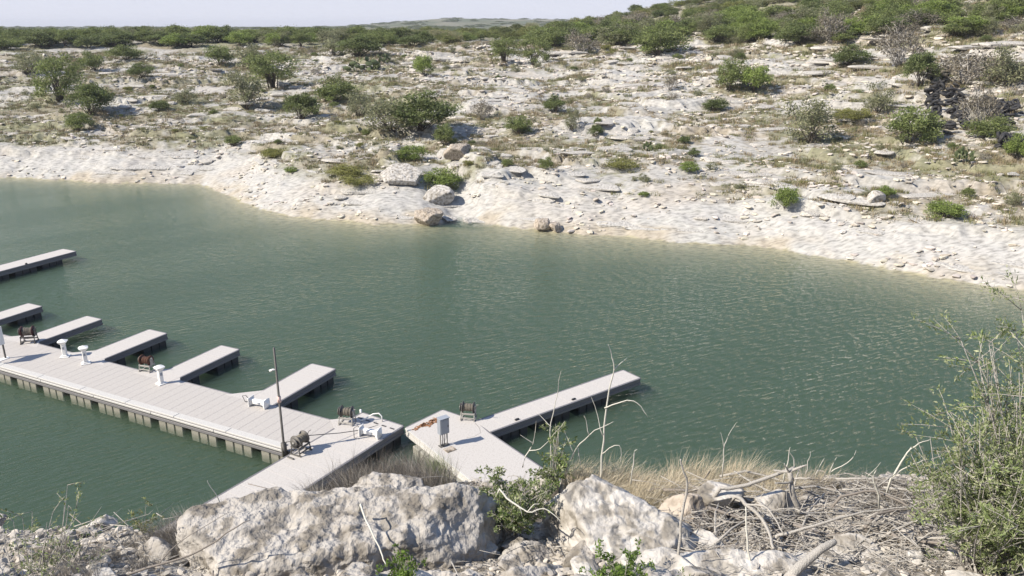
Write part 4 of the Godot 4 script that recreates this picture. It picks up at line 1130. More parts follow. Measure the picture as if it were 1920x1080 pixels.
	# hose lying on the platform
	tag(put("hose", tubem([Vector3(-1.55, 0.57, -29.95), Vector3(-1.35, 0.57, -29.5), Vector3(-1.3, 0.57, -29.1), Vector3(-1.55, 0.57, -28.8), Vector3(-1.85, 0.57, -28.7)], 0.014, 0.014, 6), M.rope), "thin hose curled on the platform below the weathered winch", "hose")

# ---------------------------------------------------------------- plants and stones of the far bank
var kinds := []

func shrub_shape(sd: int, kind: int) -> Dictionary:
	# a shrub one metre wide and one metre tall: {"stems", "foliage"}
	var rng := RandomNumberGenerator.new()
	rng.seed = sd
	var tint := [Color(0.175, 0.215, 0.075), Color(0.13, 0.165, 0.06), Color(0.215, 0.225, 0.13), Color(0.175, 0.215, 0.075), Color(0.205, 0.27, 0.07), Color(0.19, 0.17, 0.135), Color(0.23, 0.235, 0.07), Color(0.13, 0.165, 0.075)]
	var base: Color = tint[kind]
	var n_clumps: int = [46, 50, 40, 44, 44, 46, 60, 0][kind]
	var per: int = [95, 100, 60, 85, 90, 26, 60, 0][kind]
	var size: float = [0.048, 0.047, 0.046, 0.043, 0.05, 0.05, 0.045, 0.0][kind]
	var v := PackedVector3Array()
	var n := PackedVector3Array()
	var c := PackedColorArray()
	var st := tool()
	var lopside := Vector2(rng.randf_range(-0.12, 0.12), rng.randf_range(-0.12, 0.12))
	for k in n_clumps:
		var a := rng.randf() * TAU
		var f := sqrt(rng.randf())
		var p := Vector3.ZERO
		if kind == 3:
			f = sqrt(rng.randf()) * 0.46
			p = Vector3(cos(a) * f, lerpf(0.3, 0.92, pow(rng.randf(), 0.7)) - f * f * 0.7, sin(a) * f)
		elif kind == 2:
			f *= 0.40
			p = Vector3(cos(a) * f, rng.randf_range(0.15, 0.95) * (1.0 - f * 0.7), sin(a) * f)
		elif kind == 6:
			f *= 0.47
			p = Vector3(cos(a) * f, rng.randf_range(0.15, 0.5), sin(a) * f)
		else:
			f *= 0.43
			var up := sqrt(maxf(0.0, 1.0 - pow(f / 0.5, 2.0)))
			p = Vector3(cos(a) * f, lerpf(0.16, 0.88 * up, pow(rng.randf(), 0.6)), sin(a) * f)
		p += Vector3(lopside.x, 0, lopside.y) * p.y
		p *= 1.0 + 0.16 * noise_d.get_noise_2d(a * 9.0 + sd * 7.0, p.y * 20.0)
		var spread := rng.randf_range(0.07, 0.13)
		var shade := rng.randf_range(0.78, 1.25)
		var dry := rng.randf() * 0.35
		for j in per:
			var q := Vector3(rng.randfn(), rng.randfn() * 0.75, rng.randfn()) * spread * 0.62
			var at := p + q
			if at.y < 0.01:
				continue
			var d := (Vector3(rng.randfn(), rng.randfn() + 0.5, rng.randfn()) + q.normalized() * 0.8).normalized()
			var side := d.cross(Vector3(rng.randfn(), rng.randfn(), rng.randfn())).normalized()
			var g := rng.randf_range(0.75, 1.25) * shade
			var cc := base.lerp(Color(0.2, 0.17, 0.09), dry * rng.randf() * 0.6) * g
			leaf(v, n, c, at, d, side, size * rng.randf_range(0.8, 1.7), size * rng.randf_range(0.35, 0.7), Color(cc.r, cc.g, cc.b))
		if k % (2 if kind in [3, 5] else 3) == 0:
			var root := Vector3(rng.randfn(), 0, rng.randfn()) * 0.035
			root.y = -0.06
			var mid := root.lerp(p, 0.45) + Vector3(rng.randfn(), rng.randf() * 2.0, rng.randfn()) * 0.04
			if kind == 3:
				mid = Vector3(p.x * 0.3, 0.36, p.z * 0.3) + Vector3(rng.randfn(), 0, rng.randfn()) * 0.03
			tube(st, [root, mid, p], 0.016 if kind == 3 else 0.011, 0.004, 4)
			if kind == 5:
				for e in 3:
					tube(st, [p.lerp(mid, 0.3 * e), p + Vector3(rng.randfn(), rng.randf(), rng.randfn()) * 0.12], 0.005, 0.002, 3)
	if kind == 7:
		# flat oval pads standing on one another
		for k in 34:
			var a := rng.randf() * TAU
			var f := sqrt(rng.randf()) * 0.42
			var at := Vector3(cos(a) * f, rng.randf_range(0.0, 0.72) * (1.0 - f), sin(a) * f)
			var d := Vector3(rng.randfn() * 0.5, 1.0, rng.randfn() * 0.5).normalized()
			var side := d.cross(Vector3(rng.randfn(), 0.2, rng.randfn())).normalized()
			var nn := side.cross(d)
			var r := rng.randf_range(0.09, 0.14)
			var col := base * rng.randf_range(0.75, 1.2)
			for s in [-1.0, 1.0]:
				for j in 8:
					var a0 := TAU * j / 8.0
					var a1 := TAU * (j + 1) / 8.0
					var fan := [Vector2.ZERO, Vector2(cos(a0), sin(a0)), Vector2(cos(a1), sin(a1))]
					if s > 0:
						fan = [fan[0], fan[2], fan[1]]
					for q in fan:
						v.append(at + d * r + side * q.x * r * 0.75 + d * q.y * r + nn * s * 0.014 * (1.0 - q.length()))
						n.append((nn * s + (side * q.x + d * q.y) * 0.5).normalized())
						c.append(Color(col.r, col.g, col.b))
		tube(st, [Vector3(0, -0.08, 0), Vector3(0, 0.12, 0)], 0.03, 0.03, 5)
	return {"stems": done(st), "foliage": soup(v, n, c)}

func shrub(at: Vector3, w: float, h: float, kind: int, turn: float, label: String, group: String, sd := 0) -> void:
	var called: String = ["shrub", "shrub", "shrub", "thorn_tree", "shrub", "bare_shrub", "weed_clump", "cactus_clump"][kind]
	var cat: String = ["shrub", "shrub", "shrub", "tree", "shrub", "shrub", "weeds", "cactus"][kind]
	var o := thing(called, label, cat, at, turn, group)
	o.scale = Vector3(w, h, w * 0.9)
	var d: Dictionary = kinds[kind][sd % kinds[kind].size()]
	put("trunk" if kind == 3 else "stems", d.stems, M.dead_wood if kind == 5 else M.bark, o)
	put("crown" if kind == 3 else "foliage", d.foliage, M.leaf, o)

func on_bank(x: float, z: float) -> Vector3:
	return Vector3(x, far_height(x, z), z)

func build_shrubs() -> void:
	for kind in 8:
		var list := []
		for k in (3 if kind in [0, 1, 2, 4] else 2):
			list.append(shrub_shape(100 + kind * 10 + k, kind))
		kinds.append(list)
	var rng := RandomNumberGenerator.new()
	rng.seed = 31
	for s in SHRUBS:
		shrub(on_bank(s[0], s[1]) - Vector3(0, 0.05, 0), s[2] * 1.12, s[3] * 1.1, s[4], rng.randf() * TAU, s[5], "shrubs and weeds on the far bank", rng.randi() % 3)
	for s in BELT:
		var k: int = s[4]
		shrub(on_bank(s[0], s[1]) - Vector3(0, 0.1, 0), s[2], s[3] * 0.92, k, rng.randf() * TAU, (["mid green", "dark green", "grey green", "", "bright green", "leafless grey"][k] + [" shrub in the left skyline belt, ", " shrub of the right hillside, "][s[5]] + whereabouts(s[0], s[1])), ["shrubs of the left skyline belt", "shrubs of the right hillside"][s[5]], rng.randi() % 3)
	# the scrub beyond, which reads as one mass
	for k in 3:
		var places := []
		var colors := []
		while places.size() < 520:
			var z := -rng.randf_range(150.0, 285.0)
			var x := rng.randf_range(-0.8, 0.8) * -z
			var s := from_shore(x, z)
			if s < 104.0 - 16.0 * smoothstep(0.0, 60.0, x) + noise_a.get_noise_2d(x * 3.0, z * 3.0) * 26.0:
				continue
			if rng.randf() < 0.35 + noise_a.get_noise_2d(x * 4.0 + 77.0, z * 4.0):
				continue
			var w := rng.randf_range(2.6, 5.6)
			places.append(Transform3D(Basis(Vector3.UP, rng.randf() * TAU).scaled_local(Vector3(w, w * rng.randf_range(0.4, 0.62), w)), on_bank(x, z) - Vector3(0, 0.2, 0)))
			var g := rng.randf_range(0.75, 1.25)
			colors.append(Color(g * rng.randf_range(0.95, 1.15), g, g * 0.95))
		var o := scatter("hillside_scrub", kinds[[0, 1, 2][k]][0].foliage, M.leaf, places, colors)
		tag(o, ["mid green scrub covering the land beyond the bank", "dark green scrub covering the land beyond the bank", "grey green scrub covering the land beyond the bank"][k], "scrub")
	# and on the plain as far as the low hill
	var places := []
	while places.size() < 2600:
		var z := -exp(rng.randf_range(log(290.0), log(2200.0)))
		var x := rng.randf_range(-0.75, 0.75) * -z
		if rng.randf() < 0.5 + noise_a.get_noise_2d(x * 0.8, z * 0.5) * 1.5:
			continue
		var w := rng.randf_range(3.0, 7.0) * (1.0 + -z / 700.0)
		places.append(Transform3D(Basis(Vector3.UP, rng.randf() * TAU).scaled_local(Vector3(w, rng.randf_range(1.6, 3.0), w)), Vector3(x, plain_height(x, z) - 0.3, z)))
	tag(scatter("plain_scrub", kinds[1][1].foliage, M.leaf, places), "far scrub dotting the plain up to the low hill", "scrub")

func build_bank_rocks() -> void:
	for k in BANK_ROCKS.size():
		var r = BANK_ROCKS[k]
		var kind: String = r[4]
		var size := Vector3(r[2], r[3], r[2] * 0.8)
		var planes := [[0, 1, 0, 0.85], [0.2, 1, 0.3, 0.9], [0, -1, 0, 0.8]]
		if kind == "slab":
			size = Vector3(r[2], maxf(0.35, r[3] * 0.5), r[3] * 1.6)
			planes = [[0.05, 1, 0.1, 0.6], [0, -1, 0, 0.6], [1, 0, 0.3, 0.85], [-1, 0, 0.2, 0.85]]
		elif kind == "round":
			planes = [[0.3, -0.3, 1, 0.8]]
		var m := rock_mesh(300 + k, size, planes, 26, 0.55 if kind == "round" else 0.9, 3 if kind == "round" else 9)
		var o := put("limestone_boulder" if kind != "slab" else "limestone_slab", m, M.boulder_white if k in [0, 1, 3, 4, 7, 9] else M.boulder_tan)
		o.position = on_bank(r[0], r[1]) + Vector3(0, size.y * 0.3, 0)
		if kind == "slab":
			o.rotation = Vector3(0.34, 0.2 * k - 0.1, -0.06)
			o.position.y += 0.12
		tag(o, r[5], "boulder" if kind != "slab" else "slab", "limestone blocks of the far bank")
	var rng := RandomNumberGenerator.new()
	rng.seed = 77
	var shapes := []
	for k in 7:
		shapes.append(rock_mesh(340 + k, Vector3(1.0, 0.55, 0.8), [[0.05, 1, 0.05, 0.62], [0, -1, 0, 0.6]], 12, 0.8, 8))
	var n := 0
	while n < 150:
		var z := -rng.randf_range(58.0, 165.0)
		var x := rng.randf_range(-0.7, 0.7) * -z
		var s := from_shore(x, z)
		if s < 3.0 or rng.randf() > 0.45 + noise_a.get_noise_2d(x * 5.0 + 33.0, z * 7.0) * 1.6:
			continue
		var w := rng.randf_range(0.7, 1.7) * (1.0 + 0.4 * smoothstep(30.0, 90.0, s))
		var o := put("limestone_block", shapes[n % 7], M.bank_stone)
		o.transform = Transform3D((Basis(Vector3.UP, rng.randf_range(-0.5, 0.5)) * Basis(Vector3.RIGHT, 0.1 + rng.randfn() * 0.08)).scaled_local(Vector3(w * rng.randf_range(1.0, 1.7), w * rng.randf_range(0.5, 0.9), w)), on_bank(x, z) + Vector3(0, 0.08 * w, 0))
		tag(o, "loose pale limestone block, " + whereabouts(x, z), "rock", "loose limestone blocks of the far bank")
		n += 1
	# beds of rock that stand out of the slope as ledges
	var beds := []
	for k in 6:
		beds.append(rock_mesh(380 + k, Vector3(1.0, 1.0, 1.0), [[0.02, 1, 0.05, 0.6], [0, -1, 0, 0.6], [0.1, 0.05, 1, 0.75], [-0.1, 0, 1, 0.8]], 18, 0.35, 7))
	n = 0
	while n < 130:
		var z := -rng.randf_range(62.0, 172.0)
		var x := rng.randf_range(-0.68, 0.7) * -z
		var s := from_shore(x, z)
		if s < 6.0 or s > 104.0 or rng.randf() > 0.3 + 0.5 * smoothstep(-10.0, 30.0, x) + noise_a.get_noise_2d(x * 3.0 + 99.0, z * 5.0):
			continue
		var grow := 0.7 + 0.7 * smoothstep(20.0, 90.0, s)
		var o := put("rock_ledge", beds[n % 6], M.bank_stone)
		o.transform = Transform3D((Basis(Vector3.UP, rng.randfn() * 0.18) * Basis(Vector3.RIGHT, 0.08)).scaled_local(Vector3(rng.randf_range(2.2, 6.5), rng.randf_range(0.4, 0.75), rng.randf_range(1.4, 2.4)) * grow), on_bank(x, z) + Vector3(0, 0.02, -0.4))
		tag(o, "long flat limestone ledge jutting out, " + whereabouts(x, z), "ledge", "limestone ledges of the far bank")
		n += 1
	n = 0
	while n < 64:
		var x := rng.randf_range(-58.0, 36.0)
		var s := rng.randf_range(0.8, 8.5)
		var k := clampi(int((x - SHORE_FROM) / SHORE_STEP), 0, shore_line.size() - 1)
		var z := shore_line[k] - s / shore_lean[k]
		var o := put("rock_ledge", beds[n % 6], M.shore_stone)
		var turn := atan((shore_line[clampi(k - 12, 0, shore_line.size() - 1)] - shore_line[clampi(k + 12, 0, shore_line.size() - 1)]) / (24 * SHORE_STEP))
		o.transform = Transform3D((Basis(Vector3.UP, turn + rng.randfn() * 0.06) * Basis(Vector3.RIGHT, 0.2)).scaled_local(Vector3(rng.randf_range(1.8, 4.6), rng.randf_range(0.2, 0.4), rng.randf_range(0.9, 1.5))), on_bank(x, z) + Vector3(0, -0.06, -0.1))
		tag(o, "thin pale rock bed standing out of the shore band, " + whereabouts(x, z), "ledge", "limestone ledges of the shore band")
		n += 1
	# rubble too small to pick apart
	for k in 3:
		var places := []
		var colors := []
		while places.size() < 7000:
			var z := -rng.randf_range(48.0, 175.0)
			var x := rng.randf_range(-0.72, 0.72) * -z
			var s := from_shore(x, z)
			if s < 0.1 or rng.randf() > 0.55 + noise_a.get_noise_2d(x * 8.0 + 5.0, z * 12.0) * 1.5 - 0.4 * smoothstep(7.0, 2.0, s):
				continue
			var w := 0.1 + 0.42 * pow(rng.randf(), 2.2)
			w *= 1.0 + 0.7 * smoothstep(20.0, 80.0, s)
			places.append(Transform3D((Basis(Vector3.UP, rng.randf() * TAU) * Basis(Vector3.RIGHT, rng.randfn() * 0.25)).scaled_local(Vector3(w * 1.3, w, w)), on_bank(x, z) + Vector3(0, w * 0.1, 0)))
			var g := rng.randf_range(0.7, 1.12)
			colors.append(Color(g, g * rng.randf_range(0.94, 1.0), g * rng.randf_range(0.86, 0.98)))
		tag(scatter("bank_rubble", shapes[k], M.stones, places, colors), "pale limestone rubble strewn over the far bank", "rubble")

func build_small_scrub() -> void:
	var rng := RandomNumberGenerator.new()
	rng.seed = 404
	var n := 0
	while n < 210:
		var z := -rng.randf_range(58.0, 170.0)
		var x := rng.randf_range(-0.68, 0.68) * -z
		var s := from_shore(x, z)
		if s < 7.0 or s > 108.0 or rng.randf() > 0.35 + scrub_cover(x, z, s) * 0.6:
			continue
		var kind: int = [2, 2, 1, 0, 5, 6, 5][rng.randi() % 7]
		var w := rng.randf_range(0.6, 1.5) * (1.0 + 0.5 * smoothstep(20.0, 90.0, s))
		shrub(on_bank(x, z) - Vector3(0, 0.04, 0), w, w * rng.randf_range(0.45, 0.8), kind, rng.randf() * TAU, ["small mid green scrub clump, ", "small dark scrub clump, ", "small grey green scrub clump, ", "", "", "small leafless grey scrub clump, ", "small yellow green weed clump, "][kind] + whereabouts(x, z), "small scrub of the far bank", rng.randi() % 3)
		n += 1

func tuft(sd: int, blades: int, w: float, h: float, lean: Vector3, colors: Array, width := 0.012) -> ArrayMesh:
	var rng := RandomNumberGenerator.new()
	rng.seed = sd
	var v := PackedVector3Array()
	var n := PackedVector3Array()
	var c := PackedColorArray()
	for k in blades:
		var a := rng.randf() * TAU
		var r := sqrt(rng.randf()) * w * 0.5
		var root := Vector3(cos(a) * r, -0.03, sin(a) * r)
		var out := Vector3(cos(a), 0, sin(a)) * rng.randf_range(0.1, 0.7) + lean * rng.randf_range(0.5, 1.3) + Vector3(rng.randfn(), 0, rng.randfn()) * 0.2
		var l := h * rng.randf_range(0.5, 1.15)
		var side := Vector3(-sin(a + rng.randfn()), 0, cos(a + rng.randfn())).normalized() * width * rng.randf_range(0.6, 1.2)
		var pts := []
		for i in 4:
			var t := i / 3.0
			pts.append(root + Vector3.UP * l * (t - 0.32 * t * t * out.length()) + out * l * t * t * 0.75)
		var col: Color = colors[rng.randi() % colors.size()] * rng.randf_range(0.75, 1.2)
		for i in 3:
			var s0 := side * (1.0 - i / 3.0)
			var s1 := side * (1.0 - (i + 1) / 3.0)
			var p := [pts[i] - s0, pts[i] + s0, pts[i + 1] + s1, pts[i + 1] - s1]
			var nn: Vector3 = (p[2] - p[0]).cross(side).normalized()
			for q in ([0, 1, 2, 0, 2, 3] if i < 2 else [0, 1, 2]):
				v.append(p[q])
				n.append(nn)
				c.append(Color(col.r, col.g, col.b))
	return soup(v, n, c)

func build_bank_grass() -> void:
	var rng := RandomNumberGenerator.new()
	rng.seed = 12
	var straw := [Color(0.34, 0.28, 0.17), Color(0.27, 0.22, 0.14), Color(0.22, 0.18, 0.12)]
	var olive := [Color(0.16, 0.17, 0.07), Color(0.12, 0.14, 0.055), Color(0.21, 0.19, 0.10)]
	for k in 2:
		var mesh := tuft(50 + k, 46, 0.9, 0.42, Vector3(0.25, 0, 0), straw if k == 0 else olive, 0.022)
		var places := []
		while places.size() < 9500:
			var z := -rng.randf_range(55.0, 185.0)
			var x := rng.randf_range(-0.72, 0.72) * -z
			var s := from_shore(x, z)
			if s < 4.0 or scrub_cover(x, z, s) < rng.randf_range(0.1, 0.75):
				continue
			var w := rng.randf_range(0.5, 1.4) * (1.0 + 0.5 * smoothstep(20.0, 80.0, s))
			places.append(Transform3D(Basis(Vector3.UP, rng.randf() * TAU).scaled_local(Vector3(w, w * rng.randf_range(0.6, 1.1), w)), on_bank(x, z)))
		tag(scatter("bank_grass", mesh, M.straw, places), ["dry straw grass growing on the far bank", "olive green grass growing on the far bank"][k], "grass")

func build_tyres() -> void:
	var rng := RandomNumberGenerator.new()
	rng.seed = 8
	var tyre_shape := ring_shape(0.25, 0.105, 18, 8, 0.95)
	var labels := ["black tyre in the large heap on the right bank", "black tyre in the heap behind the pale forked tree", "black tyre in the small heap at the right edge"]
	var groups := ["tyres of the large heap", "tyres of the heap behind the forked tree", "tyres of the small heap"]
	for t in TYRES:
		var o := put("old_tyre", tyre_shape, M.rubber)
		var tilt := rng.randf_range(0.0, 1.2)
		o.transform = Transform3D(Basis(Vector3.UP, rng.randf() * TAU) * Basis(Vector3.RIGHT, tilt), on_bank(t[0], t[1]) + Vector3(0, 0.1 + rng.randf() * 0.85 + 0.2 * sin(tilt), 0))
		o.scale = Vector3.ONE * rng.randf_range(1.15, 1.5)
		tag(o, labels[t[2]], "tyre", groups[t[2]])
	# the pale forked tree in front of the second heap has its own entry in SHRUBS

# ---------------------------------------------------------------- the near bank: boulders, driftwood, grass, shrubs
func on_near(x: float, z: float) -> Vector3:
	return Vector3(x, near_height(x, z), z)

func boulder(called: String, label: String, at: Vector3, size: Vector3, m: Material, sd: int, planes: Array, n: int, turn := Vector3.ZERO, rough := 1.0, facets := 8, pits := 0.0) -> void:
	var o := put(called, rock_mesh(sd, size, planes, n, rough, facets, pits), m)
	o.position = at
	o.rotation = turn
	tag(o, label, "boulder", "boulders of the near bank")

func build_near_rocks() -> void:
	boulder("boulder", "largest boulder, long and rough fronted, lying across the lower middle", Vector3(-1.47, 11.9, -6.1), Vector3(2.8, 1.24, 1.42), M.boulder, 501, [[-0.15, 1, 0.12, 0.74], [0.0, 0.22, 1, 0.8], [-1, 0.12, 0.3, 0.93], [1, 0.1, 0.35, 0.95], [0, 0.2, -1, 0.9], [-0.8, 0.4, 0.9, 1.02], [0.5, 0.75, 0.75, 0.99]], 110, Vector3(0, 0.27, -0.01), 0.66, 9, 0.35)
	boulder("boulder", "second largest boulder, white on its left face and pitted", Vector3(1.12, 11.74, -6.36), Vector3(1.48, 1.16, 1.15), M.boulder_white, 502, [[0.1, 1, 0.3, 0.78], [-1, 0.15, 0.25, 0.85], [0.2, 0.3, 1, 0.85], [1, 0.5, 0.2, 0.9]], 84, Vector3(0.05, 0.15, 0.03), 0.5, 9, 0.6)
	boulder("boulder", "broad flat pale slab at the bottom edge below the driftwood", Vector3(1.95, 12.02, -5.42), Vector3(1.8, 0.6, 1.0), M.boulder_white, 503, [[0.1, 1, 0.25, 0.7], [0, 0.2, 1, 0.9]], 56, Vector3(0.12, 0.05, -0.04), 0.7, 7, 0.2)
	boulder("boulder", "shaded rounded rock in the gap between the two largest boulders", Vector3(0.12, 11.78, -6.05), Vector3(0.46, 0.36, 0.4), M.boulder, 504, [[0, 1, 0.2, 0.8]], 34, Vector3(0, 0.4, 0.2), 0.8, 7)
	boulder("boulder", "small wedge rock low in the gap, touching the white boulder", Vector3(0.36, 11.88, -5.78), Vector3(0.3, 0.36, 0.3), M.boulder_white, 505, [[0.5, 0.6, 0.3, 0.7]], 28, Vector3(0.2, 0.9, 0.3), 0.8, 8)
	boulder("boulder", "rock at the bottom edge right of the large boulder's corner", Vector3(0.2, 11.98, -5.42), Vector3(0.62, 0.42, 0.4), M.boulder, 506, [[0.2, 1, 0.1, 0.75]], 34, Vector3(0.1, 0.2, -0.25), 0.8, 8)
	boulder("boulder", "long low rock along the bottom edge under the large boulder", Vector3(-0.72, 11.97, -5.45), Vector3(0.95, 0.42, 0.4), M.boulder, 507, [[0, 1, 0.3, 0.75]], 40, Vector3(0.1, 0.06, 0.08), 0.8, 7)
	boulder("boulder", "low broken rock at the bottom edge left of the bright green tuft", Vector3(-1.62, 11.90, -5.42), Vector3(0.8, 0.42, 0.36), M.boulder, 508, [[0, 1, 0.2, 0.8]], 34, Vector3(0.1, -0.1, 0.05), 0.8, 8)
	boulder("boulder", "small rounded pale rock on the rim at the lower left", Vector3(-3.76, 11.68, -6.55), Vector3(0.26, 0.24, 0.24), M.boulder, 509, [], 26, Vector3.ZERO, 0.7, 5)
	boulder("boulder", "dark sided slab leaning on the rim at the lower left", Vector3(-3.3, 11.72, -6.05), Vector3(0.62, 0.4, 0.5), M.boulder, 510, [[-0.5, 1, 0.3, 0.7], [1, 0.1, 0.3, 0.8]], 36, Vector3(0.1, 0.3, 0.35), 0.8, 6)
	boulder("boulder", "grey rock at the lower left beside the sparse weeds", Vector3(-3.85, 11.85, -5.75), Vector3(0.42, 0.36, 0.4), M.boulder, 511, [[0, 1, 0.2, 0.8]], 30, Vector3(0, 0.7, 0.1), 0.8, 8)
	boulder("boulder", "tan rounded rock under the left side of the driftwood", Vector3(1.78, 11.72, -6.85), Vector3(0.5, 0.46, 0.42), M.boulder_tan, 512, [[0, 0.4, 1, 0.85]], 34, Vector3(0, 0.2, 0), 0.6, 5)
	boulder("boulder", "flat bright white block on top of the driftwood's left end", Vector3(2.12, 11.98, -7.0), Vector3(0.36, 0.16, 0.26), M.boulder_white, 513, [[0, 1, 0.1, 0.7]], 26, Vector3(0.1, 0.1, 0.1), 0.5, 6)
	boulder("boulder", "white rock showing behind the root stump", Vector3(2.66, 11.84, -6.9), Vector3(0.4, 0.34, 0.3), M.boulder_white, 514, [[0, 1, 0.6, 0.75]], 26, Vector3(0, 0.3, 0), 0.6, 6)
	boulder("boulder", "pale rock half buried at the foot of the driftwood, right", Vector3(3.0, 11.92, -5.95), Vector3(0.55, 0.36, 0.4), M.boulder_white, 515, [[0, 1, 0.3, 0.75]], 32, Vector3(0, 0.5, 0.1), 0.7, 8)
	boulder("boulder", "smooth pale rock beside the split log", Vector3(2.55, 11.98, -5.62), Vector3(0.62, 0.4, 0.5), M.boulder_white, 516, [[0, 1, 0.4, 0.8]], 34, Vector3(0, -0.3, 0.1), 0.5, 6)
	boulder("boulder", "small white rock on the rim behind the leafy shrub", Vector3(0.36, 11.62, -7.75), Vector3(0.26, 0.3, 0.24), M.boulder_white, 517, [[0, 1, 0.2, 0.8]], 28, Vector3.ZERO, 0.6, 6)
	boulder("boulder", "grey rock behind the large boulder, half in dead grass", Vector3(-1.3, 11.62, -7.5), Vector3(0.75, 0.5, 0.45), M.boulder, 518, [[0, 1, 0.2, 0.8]], 34, Vector3(0, 0.1, 0.1), 0.8, 8)
	var rng := RandomNumberGenerator.new()
	rng.seed = 21
	var shapes := []
	for k in 8:
		shapes.append(rock_mesh(540 + k, Vector3(1.0, 0.7, 0.85), [[0, 1, 0.1, 0.75], [0, -1, 0, 0.75]], 16, 0.85, 9))
	for k in 170:
		var z := -rng.randf_range(4.6, 8.2)
		var x := rng.randf_range(-0.78, 0.78) * (-z + 1.0)
		if Vector2(x + 1.5, (z + 6.2) * 2.2).length() < 1.25 or Vector2(x - 1.1, z + 6.4).length() < 0.6:
			z = -rng.randf_range(4.6, 5.4)
		var w := 0.07 + 0.24 * pow(rng.randf(), 1.8)
		var o := put("loose_rock", shapes[k % 8], M.boulder if rng.randf() < 0.6 else M.boulder_white)
		o.transform = Transform3D((Basis(Vector3.UP, rng.randf() * TAU) * Basis(Vector3.RIGHT, rng.randfn() * 0.3)).scaled_local(Vector3(w * rng.randf_range(1.0, 1.5), w, w)), on_near(x, z) + Vector3(0, w * 0.15, 0))
		tag(o, "small loose rock of the near bank, " + ("bottom edge" if z > -5.6 else "mid ground" if z > -6.8 else "by the rim") + (", left" if x < -1.5 else ", middle" if x < 1.5 else ", right"), "rock", "loose rocks of the near bank")
	var places := []
	var colors := []
	for k in 9000:
		var z := -rng.randf_range(4.0, 9.0)
		var x := rng.randf_range(-0.85, 0.85) * (-z + 1.0)
		var w := 0.012 + 0.06 * pow(rng.randf(), 2.4)
		places.append(Transform3D((Basis(Vector3.UP, rng.randf() * TAU) * Basis(Vector3.RIGHT, rng.randfn() * 0.4)).scaled_local(Vector3(w * 1.3, w, w)), on_near(x, z) + Vector3(0, w * 0.15, 0)))
		var g := rng.randf_range(0.6, 1.05)
		colors.append(Color(g, g * 0.97, g * 0.93))
	tag(scatter("pebbles", shapes[2], M.stones, places, colors), "grey pebbles covering the near bank", "gravel")

func wander(a: Vector3, b: Vector3, bend: float, rng: RandomNumberGenerator, n := 5) -> Array:
	var pts := []
	var off := Vector3(rng.randfn(), rng.randfn() * 0.6, rng.randfn()) * bend * (b - a).length()
	for i in n:
		var t := i / float(n - 1)
		pts.append(a.lerp(b, t) + off * sin(t * PI) + Vector3(rng.randfn(), rng.randfn(), rng.randfn()) * (b - a).length() * 0.018)
	return pts

func build_dead_wood() -> void:
	for l in LIMBS:
		var first: Vector3 = l[4][0][0][0]
		var o := thing(l[0], l[3], l[1], first, 0.0, "dead stems of the near bank" if l[0] == "dead_stem" else "driftwood of the near bank")
		for k in l[4].size():
			var limb: Array = l[4][k]
			var pts := []
			# smooth the path
			var src: Array = limb[0]
			for i in src.size() - 1:
				var p0: Vector3 = src[maxi(i - 1, 0)]
				var p3: Vector3 = src[mini(i + 2, src.size() - 1)]
				for t in 4:
					pts.append(src[i].cubic_interpolate(src[i + 1], p0, p3, t / 4.0) - first)
			pts.append(src[-1] - first)
			if k == 0:
				pts[0] += Vector3(0, -0.1, 0)
			for i in pts.size():
				pts[i] += Vector3(noise_d.get_noise_3dv(pts[i] * 90.0), noise_d.get_noise_3dv(pts[i] * 90.0 + Vector3(50, 0, 0)), 0.0) * 0.02
			put("trunk" if k == 0 else "branch", tubem(pts, limb[1] * (0.62 if limb[1] > 0.016 else 0.95), limb[2] * 0.62, 9), M[l[2]], o)
	var rng := RandomNumberGenerator.new()
	rng.seed = 61
	for k in 54:
		var at := Vector3(rng.randf_range(1.75, 4.2), 0, -rng.randf_range(5.7, 7.5))
		at.y = near_height(at.x, at.z) + 0.03 + 0.22 * pow(rng.randf(), 1.5) * smoothstep(5.5, 6.6, -at.z)
		var a := rng.randfn() * 0.45 + (0.0 if rng.randf() < 0.75 else 1.2)
		var d := Vector3(cos(a), rng.randfn() * 0.12, -sin(a)) * rng.randf_range(0.2, 0.6)
		var o := thing("driftwood_stick", "weathered grey stick in the driftwood, " + ("near side" if at.z > -6.4 else "far side") + (", left end" if at.x < 2.6 else ", middle" if at.x < 3.4 else ", right end"), "driftwood", at, 0.0, "sticks of the driftwood pile")
		var r := rng.randf_range(0.007, 0.017)
		var pts := wander(-d, d, 0.1, rng)
		put("trunk", tubem(pts, r, r * 0.5, 7), M.dead_wood if rng.randf() < 0.7 else M.dead_wood_dark, o)
		for e in rng.randi_range(0, 2):
			var p: Vector3 = pts[1 + e]
			put("branch", tubem(wander(p, p + d * 0.4 + Vector3(rng.randfn(), rng.randf() * 1.4, rng.randfn()) * 0.12, 0.1, rng, 4), r * 0.55, r * 0.25, 5), M.dead_wood, o)
	for m in ["dead_wood", "dead_wood_dark"]:
		var st := tool()
		for k in (1500 if m == "dead_wood" else 300):
			var at := Vector3(rng.randf_range(1.55, 4.6), 0, -rng.randf_range(5.4, 7.7))
			if rng.randf() < 0.2:
				at = Vector3(rng.randf_range(-4.2, 4.5), 0, -rng.randf_range(4.8, 8.0))
			at.y = near_height(at.x, at.z) + 0.02 + 0.2 * rng.randf() * smoothstep(5.4, 6.6, -at.z)
			var a := rng.randfn() * 0.6
			var d := Vector3(cos(a), rng.randfn() * 0.16, -sin(a)) * rng.randf_range(0.06, 0.32)
			tube(st, wander(at - d, at + d, 0.12, rng, 4), rng.randf_range(0.0025, 0.008), 0.0015, 4)
		var o := put("twig_litter", done(st), M[m])
		o.set_meta("kind", "stuff")
		tag(o, "tangle of thin %s twigs in the driftwood" % ("pale grey" if m == "dead_wood" else "dark brown"), "twigs")

